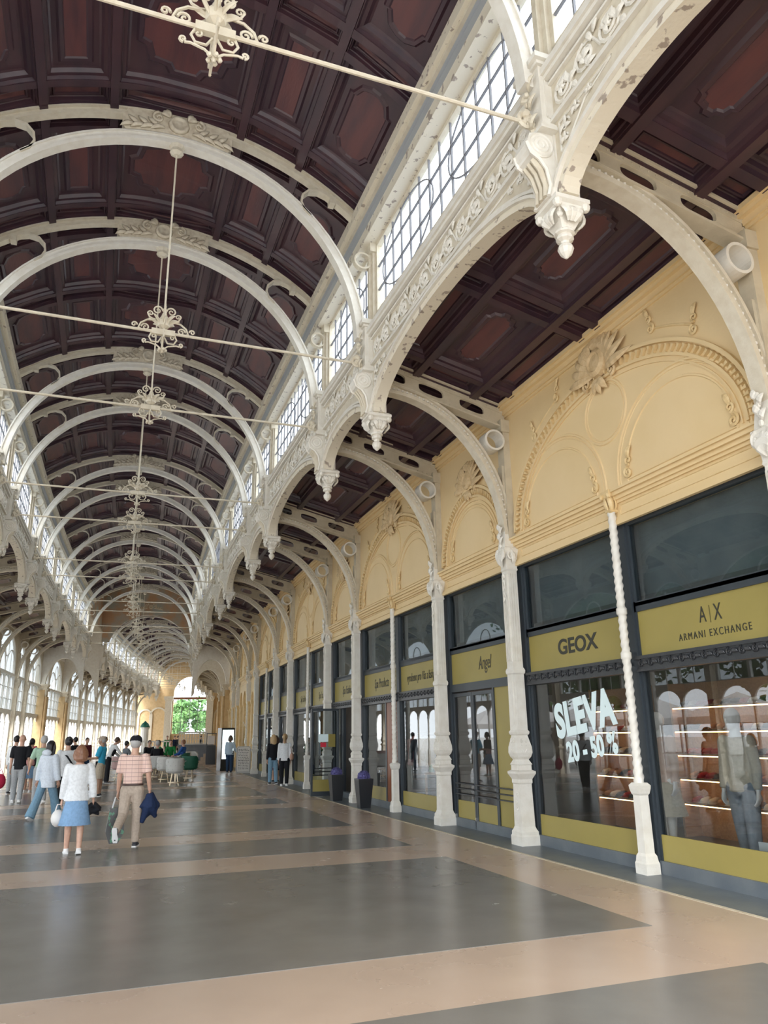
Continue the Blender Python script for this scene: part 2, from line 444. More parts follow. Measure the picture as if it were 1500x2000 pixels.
def corner_scroll(mb, y, z, d, sc=1):
    mb.T = onwall(XWALL-.01, y, z, sc)
    mb.spiral((0, -.01, 0), .075, 1.5, pi/2, d, .024); mb.spiral((d*.03, -.01, .16), .06, 1.3, -pi/2, -d, .02)
    mb.leaf((d*.03, 0, .2), pi/2, .16, .035, -.5*d, .02); mb.T = None
def cornice(mb, h, segs):
    for z0, z1, p in segs: mb.box(XWALL-p, XWALL+.02, -h, h, z0, z1)
LOWC = [(4.18, 4.24, .035), (4.24, 4.28, .02), (4.46, 4.50, .03), (4.50, 4.55, .06), (4.55, 4.60, .10), (4.60, 4.63, .13), (4.63, 4.66, .05)]
TOPC = [(6.80, 6.84, .03), (6.84, 6.92, .06), (6.92, 6.97, .12), (6.97, 7.03, .16)]
def wall_parts(isw):
    h = (W if isw else N)/2-.17; P = []
    def put(name, mb, m): P.append((name, mb.mesh(name, m, False)))
    mb = MB(); cornice(mb, h+.16, LOWC); put('cornice', mb, 'yellow')
    mb = MB(); cornice(mb, h+.2, TOPC); put('top_cornice', mb, 'yellow')
    mb = MB()
    for (a, b) in (((-h+.1, -.12), (.12, h-.1)) if isw else ((-h+.1, h-.1),)):
        ztube(mb, [(a, 4.31), (b, 4.31), (b, 4.43), (a, 4.43), (a, 4.31)], .011)
    put('frieze_panel', mb, 'yellow_trim')
    a, rise, zs = h-.02, (1.72 if isw else 1.22), 4.72
    if isw: outer = arc(0, zs, a, rise, 0, pi, 40)
    else: outer = arc(0, zs, a, rise, 0, pi, 30)
    def off(d): return arc(0, zs, a-d, rise-d, 0, pi, 40 if isw else 30)
    mb = MB(); mb.band(off(.0), off(-.05), XWALL-.05, XWALL+.02, 'yz'); mb.band(off(.17), off(.13), XWALL-.03, XWALL+.02, 'yz'); mb.band(off(.24), off(.22), XWALL-.02, XWALL+.02, 'yz')
    put('arch_moulding', mb, 'yellow')
    mb = MB(); n = 64 if isw else 44
    for k in range(n+1):
        t = pi*(k+.5)/(n+1); y, z = (a-.07)*cos(t), zs+(rise-.07)*sin(t)
        mb.T = Matrix.Translation((XWALL-.02, y, z)) @ Matrix.Rotation(t-pi/2, 4, 'X')
        mb.add([(-.035, -.024, .045), (-.035, .024, .045), (-.02, 0, -.05), (.02, -.03, .05), (.02, .03, .05), (.02, 0, -.055)], [(0, 1, 2), (0, 3, 4, 1), (1, 4, 5, 2), (2, 5, 3, 0)])
    mb.T = None; put('egg_and_dart_moulding', mb, 'yellow_trim'); P[-1] = (*P[-1], 'stuff')
    if isw:
        for sgn in (1, -1):
            mb = MB(); c = sgn*h*.5; r = h*.5-.13
            for d, q in ((0, .022), (.05, .012), (.20, .018)): ztube(mb, [(c+(r-d), 4.68)]+arc(c, 4.76, r-d, (r-d)*.98, 0, pi, 24)+[(c-(r-d), 4.68)], q)
            ztube(mb, [(c-r+.2, 4.72), (c+r-.2, 4.72)], .014)
            put('small_arch_moulding', mb, 'yellow')
            mb = MB(); corner_scroll(mb, c+r-.23, 4.80, 1); corner_scroll(mb, c-r+.23, 4.80, -1); put('scroll_ornament', mb, 'yellow_trim')
        mb = MB()
        ztube(mb, arc(0, 5.80, .45, .45, 0, 2*pi, 36), .022); ztube(mb, arc(0, 5.80, .40, .40, 0, 2*pi, 36), .012); put('roundel_moulding', mb, 'yellow')
        mb = MB()
        for d in (1, -1):
            pts = [(d*y, z) for y, z in arc(0, zs+.04, a+.17, rise+.17, radians(48), radians(66), 8)]
            ztube(mb, pts, .018)
            corner_scroll(mb, pts[0][0], pts[0][1]-.06, -d, .9); corner_scroll(mb, pts[-1][0], pts[-1][1], d, .9)
        put('scroll_ornament', mb, 'yellow_trim')
        mb = MB(); cartouche(mb, onwall(XWALL-.02, 0, 6.52, .92)); put('cartouche', mb, 'stone_relief')
    else:
        mb = MB(); r = a-.30
        for d, q in ((0, .018), (.06, .012)): ztube(mb, arc(0, 4.72, r-d, rise-.3-d, 0, pi, 28), q)
        ztube(mb, [(-r+.1, 4.73), (r-.1, 4.73)], .014); put('small_arch_moulding', mb, 'yellow')
        mb = MB(); corner_scroll(mb, r-.12, 4.82, 1); corner_scroll(mb, -r+.12, 4.82, -1); put('scroll_ornament', mb, 'yellow_trim')
        mb = MB(); cartouche(mb, onwall(XWALL-.02, 0, 6.12, .80)); put('cartouche', mb, 'stone_relief')
    return P
WP = {True: wall_parts(True), False: wall_parts(False)}
for i in NEAR+FAR:
    for p in WP[wide(i)]:
        if i in FAR and p[0] in ('egg_and_dart_moulding', 'frieze_panel', 'scroll_ornament'): continue
        o = link(p[0], p[1], wr_far if i in FAR else wr, frame(mid(i)))
        if len(p) > 2: o['kind'] = 'stuff'
# blind niches with pilasters below, where there is no shop
def niche_parts(isw):
    h = (W if isw else N)/2-.2; n = 3 if isw else 2; P = []; st = 2*h/n
    mb = MB(); X1 = XWALL+.13
    for k in range(n):
        c = -h+st*(k+.5); r = st/2-.17
        arcp = arc(c, 3.2, r, r, 0, pi, 12)
        mb.prism([(c+r, 4.2), (c-r, 4.2)]+arcp[::-1], XWALL-.02, X1, 'yz')
    P.append(('niche_arch', mb.mesh('niche_arch', 'yellow')))
    for k in range(n+1):
        y = -h+st*k; mb = MB(); hw = .17
        mb.box(XWALL-.02, X1, y-hw, y+hw, 0, 4.2)
        mb.lathe([(.15, 0), (.15, .5), (.13, .52), (.10, .56), (.085, .62), (.075, 3.0), (.10, 3.05), (.12, 3.15), (.14, 3.2)], (XWALL-.06, y, 0), sq=True)
        P.append(('pilaster', mb.mesh('pilaster', 'yellow_trim')))
    return P
NP = {True: niche_parts(True), False: niche_parts(False)}
for i in (7, 8, 9, 10): [link(nm, me, wr_low, frame(mid(i))) for nm, me in NP[wide(i)]]
for i in FAR: [link(nm, me, wr_far, frame(mid(i))) for nm, me in NP[wide(i)]]

# ---------------------------------------------------------------- roof edges above the clerestory
def roof_edge(left, s0, s1, name, label):
    T = lambda X: 2*XC-X if left else X
    root = tag(strip(MB(), *sorted((T(3.62), T(3.86))), s0, s1, 9.66, 9.86).build(name, 'cream_peel'), label, 'cornice', kind='structure')
    strip(MB(), *sorted((T(3.55), T(3.75))), s0, s1, 9.86, 9.97).build('gutter', 'gutter', root)
    strip(MB(), *sorted((T(3.50), T(3.70))), s0, s1, 9.97, 10.03).build('rail', 'cream', root)
    strip(MB(), *sorted((T(3.44), T(3.66))), s0, s1, 10.03, 10.22).build('rail', 'cream_peel', root)
    strip(MB(), *sorted((T(3.5), T(4.0))), s0, s1, 10.22, 10.3).build('roof_plate', 'wood', root)
    strip(MB(), *sorted((T(3.84), T(6.7))), s0, s1, 7.86, 7.95).build('roof_sheet', 'gutter', root)
for left, nm in ((0, 'shop'), (1, 'glazed')):
    roof_edge(left, s_first, s_pav0, 'trim_%d' % (1+left), 'peeling cream cornice with grey gutter above the clerestory, %s side' % nm)
    roof_edge(left, s_pav1, S_END, 'trim_%d' % (3+left), 'far cream cornice above the clerestory beyond the pavilion, %s side' % nm)
# ================================================================== IRONWORK THAT REPEATS ALONG THE HALL
STN = list(range(-2, 12)); FSTN = list(range(13, 24))
# ---------------------------------------------------------------- ribs of the vault
def build_rib():
    r = thing('vault_rib', frame(station(-2)), 'cream cast-iron double arch rib spanning the vault with carved crown panel', 'rib', 'vault ribs')
    mb = MB(); c = (XC, 7.75)
    A = lambda rad, n=40, a0=.03, a1=pi-.03: arc(c[0], c[1], rad, rad, a0, a1, n)
    mb.band(A(3.03), A(3.08), -.085, .085); mb.band(A(3.08), A(3.17), -.05, .05); mb.band(A(3.17), A(3.20), -.075, .075)
    mb.build('inner_arch', 'cream_white', r)
    mb = MB(); B = lambda rad: vault_pts(rad, 30, radians(40.5))
    mb.band(B(RV-.14), B(RV-.10), -.07, .07); mb.band(B(RV-.10), B(RV-.03), -.035, .035); mb.band(B(RV-.03), B(RV), -.08, .08)
    mb.build('outer_arch', 'cream', r)
    for sg in (1, -1):
        mb = MB(); pts = []
        # C-shaped strap that ties the two arches
        a0 = [(2.62, 10.38), (2.52, 10.47), (2.36, 10.52), (2.20, 10.49), (2.10, 10.38), (2.08, 10.24), (2.13, 10.12), (2.24, 10.02)]
        inn = [(XC+sg*x, z) for x, z in a0]
        out = []
        for k, (x, z) in enumerate(a0):
            p, q = a0[max(0, k-1)], a0[min(len(a0)-1, k+1)]; dx, dz = q[0]-p[0], q[1]-p[1]; l = sqrt(dx*dx+dz*dz)
            out.append((XC+sg*(x-dz/l*-.035), z+dx/l*-.035))
        mb.band(inn, out, -.075, .075); mb.box(*sorted((XC+sg*2.56, XC+sg*2.66)), -.08, .08, 10.34, 10.48)
        mb.build('scroll_strap', 'cream', r)
        mb = MB(); mb.band(arc(XC+sg*3.16, 9.35, .13, .13, 0, 2*pi, 16)[:-1], arc(XC+sg*3.16, 9.35, .16, .16, 0, 2*pi, 16)[:-1], -.05, .05, closed=True)
        mb.build('ring_bracket', 'cream', r)
    mb = MB()
    top, bot = [], []
    for k in range(25):
        x = -.86+1.72*k/24; zt = 6.6+sqrt((RV-.02)**2-x*x); zb = 7.75+sqrt(3.19**2-x*x)
        if k in (0, 24): zt -= .12; zb += .1
        top.append((XC+x, zt)); bot.append((XC+x, zb))
    mb.band(bot, top, -.075, .075); mb.build('crown_panel', 'relief', r)
    mb = MB()
    for fl in (0, pi):
        T = Matrix.Translation((XC, 0, 11.14)) @ Matrix.Rotation(fl, 4, 'Z') @ Matrix.Translation((0, -.075, 0))
        mb.T = T @ Matrix.Rotation(pi, 4, 'Z'); mb.lathe([(.17, 0), (.15, .05), (.11, .06), (.10, .03), (.02, .06)], axis='y', n=14); mb.T = T
        for d in (1, -1):
            mb.spiral((d*.32, -.02, .06), .10, 1.3, pi/2, -d, .028)
            for k in range(7):
                mb.leaf((d*(.22+.075*k), 0, -.10-.012*k), (pi/2-d*(pi/2-.25)) + d*(.1 if k % 2 else -.35), .24, .034, .3*d*(1 if k % 2 else -1), .035)
            for k in range(3): mb.leaf((d*.14, 0, .12), pi/2-d*(.3+.4*k), .16, .035, -.3*d, .03)
        mb.T = None
    mb.build('crown_carving', 'relief', r, smooth=True)
    MB().lathe([(.05, 10.62), (.11, 10.66), (.10, 10.72), (.13, 10.78)], (XC, 0, 0), 8).build('crown_boss', 'cream', r)
    return seal(r)
# ---------------------------------------------------------------- tie rods with wrought rosettes
ZR = 7.4174
def build_rod():
    r = thing('tie_rod', frame(station(-2)), 'slender cream tie rod with hanging wire and wrought-iron scroll rosette', 'tie rod', 'tie rods across the hall')
    MB().tube([(XC-3.05, 0, ZR), (XC-.45, 0, ZR), (XC+.45, 0, ZR), (XC+3.05, 0, ZR)], .022, 8).build('rod', 'cream', r)
    MB().tube([(XC, 0, ZR+.1), (XC, 0, 10.72)], .014, 6).build('hanger', 'cream', r)
    ro = MB()
    ro.T = Matrix.Translation((XC, 0, ZR))
    ro.box(-.17, .17, -.03, .03, -.045, .045); ro.lathe([(.03, .06), (.085, .1), (.10, .18), (.05, .26), (.03, .30)], n=8)
    for k in range(8): ro.T = Matrix.Translation((XC, 0, ZR+.18)) @ Matrix.Rotation(k*pi/4, 4, 'Z'); ro.leaf((.05, 0, -.06), pi/2-.5, .20, .03, -.6, .01)
    ro.T = Matrix.Translation((XC, 0, ZR)); ro.lathe([(.02, .26), (.04, .30), (.02, .34), (.035, .38), (.012, .42)], n=6)
    for q in range(4):
        ro.T = Matrix.Translation((XC, 0, ZR)) @ Matrix.Rotation(q*pi/2, 4, 'Z')
        ro.spiral((.10, 0, .36), .075, 1.5, pi, -1, .014)
        ro.tube([(.02, 0, .30), (.06, 0, .22), (.14, 0, .20), (.21, 0, .23), (.24, 0, .29)], .013, 5); ro.spiral((.20, 0, .29), .045, 1.2, 0, 1, .012, steps=12)
        ro.tube([(.06, 0, .14), (.14, 0, .19), (.24, 0, .18), (.33, 0, .11), (.36, 0, .03), (.30, 0, -.0)], .015, 5); ro.spiral((.26, 0, .05), .06, 1.4, 0, 1, .014)
        ro.spiral((.42, 0, .07), .045, 1.2, pi, -1, .014, steps=12)
        ro.tube([(.17, 0, -.03), (.20, 0, -.10), (.16, 0, -.17), (.07, 0, -.17), (.02, 0, -.08)], .013, 5); ro.spiral((.14, 0, -.07), .045, 1.3, 0, 1, .012, steps=12)
        ro.tube([(.01, 0, -.28), (.08, 0, -.22), (.20, 0, -.19), (.25, 0, -.20)], .012, 5); ro.spiral((.26, 0, -.17), .035, 1.2, -pi/2, 1, .013, steps=12)
    ro.T = Matrix.Translation((XC, 0, ZR)); ro.lathe([(.012, -.05), (.015, -.25), (.03, -.29), (.01, -.33)], n=6)
    for k in range(5): a = k*2*pi/5; ro.ball((.05*cos(a), .05*sin(a), -.29), .025, 6, 4)
    ro.T = None
    ro.build('rosette', 'cream', r)
    for sg in (1, -1):
        mb = MB()
        for q in range(5): mb.ball((XC+sg*(3.05+.03*q), 0, ZR+.1-.06*q), .055-.004*q, 6, 4)
        mb.T = Matrix.Translation((XC+sg*3.06, 0, ZR)) @ Matrix.Diagonal((sg, 1, 1, 1)); mb.spiral((0, 0, .02), .10, 1.3, pi/2, 1, .028); mb.T = None
        mb.build('rod_anchor', 'cream', r)
    return seal(r)
# ---------------------------------------------------------------- pendants of the arcade (right hand shape, mirrored for the left)
XA = 3.84
def build_pendant():
    r = thing('arcade_pendant', frame(station(-2)), 'ornate cream pendant with volute bracket and carved drop hanging from the arcade', 'pendant', 'hanging arcade pendants')
    mb = MB(); mb.box(XA-.22, XA+.10, -.15, .15, 7.30, 8.02)
    for z0, z1, p in ((7.22, 7.26, .05), (7.26, 7.30, .03), (8.02, 8.06, .03), (8.06, 8.12, .07), (8.12, 8.16, .04)): mb.box(XA-.22-p, XA+.10+p*.4, -.15-p, .15+p, z0, z1)
    for sg in (1, -1):
        mb.tube([(XA-.16, sg*.152, 7.4), (XA-.16, sg*.152, 7.92), (XA+.05, sg*.152, 7.92), (XA+.05, sg*.152, 7.4), (XA-.16, sg*.152, 7.4)], .012, 4)
    mb.build('block', 'cream_white', r)
    mb = MB(); mb.box(XA-.10, XA+.14, -.14, .14, 6.52, 7.22)
    # s-shaped bracket face on the nave side
    prof = [(XA-.24, 7.22), (XA-.36, 7.18), (XA-.40, 7.06), (XA-.36, 6.95), (XA-.27, 6.90), (XA-.20, 6.80), (XA-.17, 6.62), (XA-.20, 6.50), (XA+.05, 6.50), (XA+.05, 7.22)]
    mb.prism(prof, -.12, .12, 'xz')
    for sg in (1, -1):
        for rr in (.13, .085, .04): mb.tube([(XA-.25+rr*cos(a), sg*.125, 7.06+rr*sin(a)) for a in [k*2*pi/16 for k in range(16)]], .014, 5, closed=True)
        mb.tube([(x, sg*.12, z) for x, z in prof[2:8]], .022, 5)
    mb.lathe([(.14, -.13), (.15, -.10), (.15, .10), (.14, .13)], (XA-.25, 0, 7.06), 14, axis='y')
    mb.build('volute_bracket', 'cream_white', r)
    for k in range(3):
        y = (k-1)*.07; MB().tube([(XA-.20, y, 6.52), (XA-.19, y, 6.66), (XA-.24, y, 6.82), (XA-.32, y, 6.92)], .03, 6).build('flute', 'cream', r)
    mb = MB()
    for k in range(5): mb.T = Matrix.Translation((XA-.24, 0, 7.6)) @ Matrix.Rotation(-pi/2, 4, 'Z'); mb.leaf((0, 0, -.25+.12*k), (pi/2+.9 if k % 2 else pi/2-.9), .16, .04, 0, .04); mb.ball((0, -.04, -.2+.12*k), .035, 6, 4)
    mb.T = None; mb.build('leaf_drop', 'cream', r)
    mb = MB(); c = (XA+.02, 0, 0)
    mb.lathe([(.15, 6.54), (.19, 6.50), (.19, 6.46), (.15, 6.44), (.14, 6.40), (.10, 6.28), (.07, 6.22)], c, sq=True)
    for sx in (1, -1):
        for sy in (1, -1):
            mb.ball((c[0]+sx*.155, sy*.155, 6.42), .048, 7, 5); mb.ball((c[0]+sx*.105, sy*.105, 6.33), .035, 6, 4)
    for q in range(4):
        mb.T = Matrix.Translation(c) @ Matrix.Rotation(q*pi/2, 4, 'Z') @ Matrix.Translation((0, -.125, 6.26))
        for k in (-1, 0, 1): mb.leaf((k*.03, 0, 0), pi/2-k*.35, .17, .034, -.2*k, .05)
    mb.T = None
    mb.lathe([(.07, 6.25), (.10, 6.21), (.10, 6.19), (.07, 6.18), (.085, 6.15), (.085, 6.13), (.045, 6.11), (.04, 6.09), (.07, 6.06), (.078, 6.03), (.06, 5.98), (.03, 5.95), (.01, 5.93)], c, 10)
    mb.build('drop_finial', 'cream_white', r)
    MB().box(XA-.05, XA+.09, -.11, .11, 8.16, 9.68).box(XA-.11, XA+.12, -.15, .15, 9.5, 9.68).box(XA-.10, XA+.1, -.04, .04, 8.16, 9.68).build('clerestory_post', 'cream', r)
    return seal(r)
# ---------------------------------------------------------------- arcade arches between the pendants
def build_arch(isw):
    L = (W if isw else N); h = L/2-.17; zs, rise = 6.52, (.70 if isw else .46)
    r = thing('arcade_arch', frame(mid(-2)), ('wide' if isw else 'narrow')+' flat cream arcade arch with carved spandrels below the clerestory', 'arch', ('wide' if isw else 'narrow')+' arcade arches')
    soff = arc(0, zs, h, rise, 0, pi, 32 if isw else 20)
    mb = MB(); mb.prism(soff+[(-h-.17, zs), (-h-.17, 8.1), (h+.17, 8.1), (h+.17, zs)], XA-.08, XA+.06, 'yz'); mb.build('spandrel', 'cream', r)
    O = lambda d: arc(0, zs, h-d, rise-d, .0, pi, 32 if isw else 20)
    mb = MB(); mb.band(O(.03), O(-.06), XA-.10, XA+.09, 'yz'); mb.build('soffit_band', 'cream_peel', r)
    mb = MB(); mb.band(O(-.06), O(-.10), XA-.14, XA+.12, 'yz'); mb.band(O(-.13), O(-.17), XA-.11, XA+.08, 'yz'); mb.build('archivolt', 'cream_white', r)
    mb = MB()
    for z0, z1, p in ((7.34, 7.38, .05), (7.40, 7.42, .03), (7.80, 7.83, .04), (7.85, 7.90, .09), (7.90, 7.94, .12)): mb.box(XA-.08-p, XA+.06+p*.5, -h-.02, h+.02, z0, z1)
    mb.prism([(XA-.20, 7.94), (XA-.20, 7.98), (XA-.02, 8.30), (XA+.14, 8.30), (XA+.14, 7.94)], -h-.02, h+.02, 'xz')
    for sg in (1, -1):     # lines that frame the spandrel
        mb.tube([(XA-.085, sg*(h-.06), 6.95), (XA-.085, sg*(h-.06), 7.28), (XA-.085, sg*h*.30, 7.28), (XA-.085, sg*(h*.62), 7.16 if isw else 7.2), (XA-.085, sg*(h-.16), 6.95), (XA-.085, sg*(h-.06), 6.95)], .013, 5)
    mb.build('frieze_moulding', 'cream_white', r)
    mb = MB()
    n = 13 if isw else 7
    for fc in (0, 1):
        for k in range(n):
            y = -h+2*h*(k+.5)/n; d = 1 if k % 2 else -1
            mb.T = (Matrix.Translation((XA-.085, y, 7.61)) @ Matrix.Rotation(-pi/2, 4, 'Z')) if fc == 0 else (Matrix.Translation((XA+.065, y, 7.61)) @ Matrix.Rotation(pi/2, 4, 'Z'))
            mb.spiral((0, 0, 0), .15, 1.8, d*pi/2, d, .022, steps=22); mb.ball((0, -.01, 0), .03, 6, 4)
            st = 2*h/n
            mb.tube([(.13*0, 0, d*.13), (st*.3, 0, d*.12), (st*.5, 0, 0), (st*.65, 0, -d*.1)], .016, 5)
            for q in range(5): mb.leaf((st*.42-.03*q, 0, d*(.13-.06*q)), q*1.3+.4*d, .13, .030, .5*d, .016)
            for q in range(3): mb.leaf((-.03, 0, .02), q*2.1+.3, .09, .026, .4, .012)
        for sg in (1, -1):
            for (yy, zz, rr) in ((h-.16, 7.18, .07), (h-.34, 7.22, .05), (h-.14, 7.04, .045), (h-.55, 7.23, .035)):
                if yy < h*.3: continue
                mb.T = (Matrix.Translation((XA-.085, sg*yy, zz)) @ Matrix.Rotation(-pi/2, 4, 'Z')) if fc == 0 else (Matrix.Translation((XA+.065, sg*yy, zz)) @ Matrix.Rotation(pi/2, 4, 'Z'))
                mb.spiral((0, 0, 0), rr, 1.4, 0, sg, .013, steps=14)
                for q in range(3): mb.leaf((0, 0, 0), q*2.1+1, rr*1.5, .02, .6, .01)
    mb.T = None; tag(mb.build('relief_scrollwork', 'cream_white', r), kind='stuff')
    return seal(r)
# ---------------------------------------------------------------- clerestory windows
def build_clerestory(isw, fine=True):
    L = (W if isw else N); h = L/2-.11
    r = thing('window_1', frame(mid(-2)), None, None, None, 'structure')
    mb = MB(); z0, z1 = 8.30, 9.66
    for a, b, c, d in ((-h, h, z0, z0+.06), (-h, h, z1-.06, z1), (-h, -h+.06, z0, z1), (h-.06, h, z0, z1)): mb.box(XA, XA+.09, a, b, c, d)
    mb.build('frame', 'cream', r)
    n = 14 if isw else 7; mb = MB()
    for k in range(1, n): y = -h+2*h*k/n; mb.box(XA+.02, XA+.05, y-.011, y+.011, z0, z1)
    for z in (z0+.45, z0+.9): mb.box(XA+.02, XA+.05, -h, h, z-.011, z+.011)
    for q in ((-.5, .5) if isw else (0,)):
        e = arc(q*h, (z0+z1)/2, h*(.40 if isw else .62), .60, 0, 2*pi, 40)[:-1]
        mb.tube([(XA+.035, y, z) for y, z in e], .014, 4, closed=True)
    mb.build('glazing_bars', 'lead', r)
    m = 7 if isw else 4
    for k in range(m):
        a, b = -h+2*h*k/m, -h+2*h*(k+1)/m
        MB().add([(XA+.06, a, z0), (XA+.06, b, z0), (XA+.06, b, z1), (XA+.06, a, z1)], [(0, 1, 2, 3)]).build('pane', 'window_glass', r)
    return seal(r)
# ---------------------------------------------------------------- aisle girders with half arch
def ellq(n=22, o=0): return [(4.0+(2.10+o)*cos(a), 4.62+(2.38+o)*sin(a)) for a in [pi/2*k/n for k in range(n+1)]]
def build_girder():
    r = thing('aisle_girder', frame(station(-2)), 'riveted cream girder with oval holes, half arch and ring over the aisle', 'girder', 'aisle girders')
    x0, x1 = 4.0, 6.2; zt = lambda X: zal(X)-.0; dep = .36
    mb = MB(); t = .022
    # web: cells with oval holes
    edges = [4.0, 4.46, 5.20, 5.96, 6.2]
    def cell(a, b, hole):
        lo = lambda X: zt(X)-dep
        if not hole: mb.prism([(a, lo(a)), (b, lo(b)), (b, zt(b)), (a, zt(a))], -t, t, 'xz'); return
        cx = (a+b)/2; cz = zt(cx)-dep/2; hw, hh = (b-a)*.30, .085; n = 24; inn = []; out = []
        for k in range(n):
            an = 2*pi*k/n+pi/24; c, s = cos(an), sin(an)
            ex, ez = hw*math.copysign(abs(c)**.6, c), hh*math.copysign(abs(s)**.6, s)
            inn.append((cx+ex, cz+ez-.247*ex))
            f = min((b-a)/2/max(1e-6, abs(c)), (dep/2)/max(1e-6, abs(s)*1)) if False else 1
            sx = max(-1, min(1, c*1.45)); sz = max(-1, min(1, s*1.45)); X = cx+sx*(b-a)/2
            out.append((X, zt(X)-dep/2+sz*dep/2))
        mb.band(inn, out, -t, t, 'xz', closed=True)
    for k in range(4): cell(edges[k], edges[k+1], k < 3)
    mb.build('web', 'cream_girder', r)
    mb = MB()
    for o0, o1, w_ in ((0, .03, .10), (-.09, -.0, .03), (-dep-.03, -dep, .10), (-dep, -dep+.09, .03)):
        mb.prism([(x0, zt(x0)+o0), (x1, zt(x1)+o0), (x1, zt(x1)+o1), (x0, zt(x0)+o1)], -w_, w_, 'xz')
    mb.build('flanges', 'cream_girder', r)
    mb = MB()
    for k in range(22):
        X = 4.06+2.1*k/21
        for z in (zt(X)-.045, zt(X)-dep+.045):
            for sg in (1, -1): mb.ball((X, sg*.032, z), .015, 5, 3)
    tag(mb.build('rivets', 'cream_girder', r), kind='stuff')
    mb = MB(); mb.band(ellq(o=-.06), ellq(o=.0), -.09, .09); mb.band(ellq(), ellq(o=.07), -.05, .05); mb.band(ellq(o=.07), ellq(o=.11), -.085, .085)
    mb.build('half_arch', 'cream', r)
    mb = MB()
    for k in range(1, 44):
        a = pi/2*k/44
        for sg in (1, -1): mb.ball((4.0+2.13*cos(a), sg*.06, 4.62+2.41*sin(a)), .024, 5, 3)
    tag(mb.build('bead_trim', 'cream_white', r), kind='stuff')
    mb = MB(); mb.band(arc(5.93, 6.33, .15, .15, 0, 2*pi, 24)[:-1], arc(5.93, 6.33, .185, .185, 0, 2*pi, 24)[:-1], -.13, .13, closed=True); mb.build('ring', 'cream_white', r)
    mb = MB(); mb.box(6.10, 6.24, -.10, .10, 4.6, 6.72); mb.box(6.06, 6.24, -.13, .13, 6.5, 6.72); mb.box(6.06, 6.12, -.07, .07, 5.0, 5.9); mb.build('wall_strut', 'cream_girder', r)
    return seal(r)
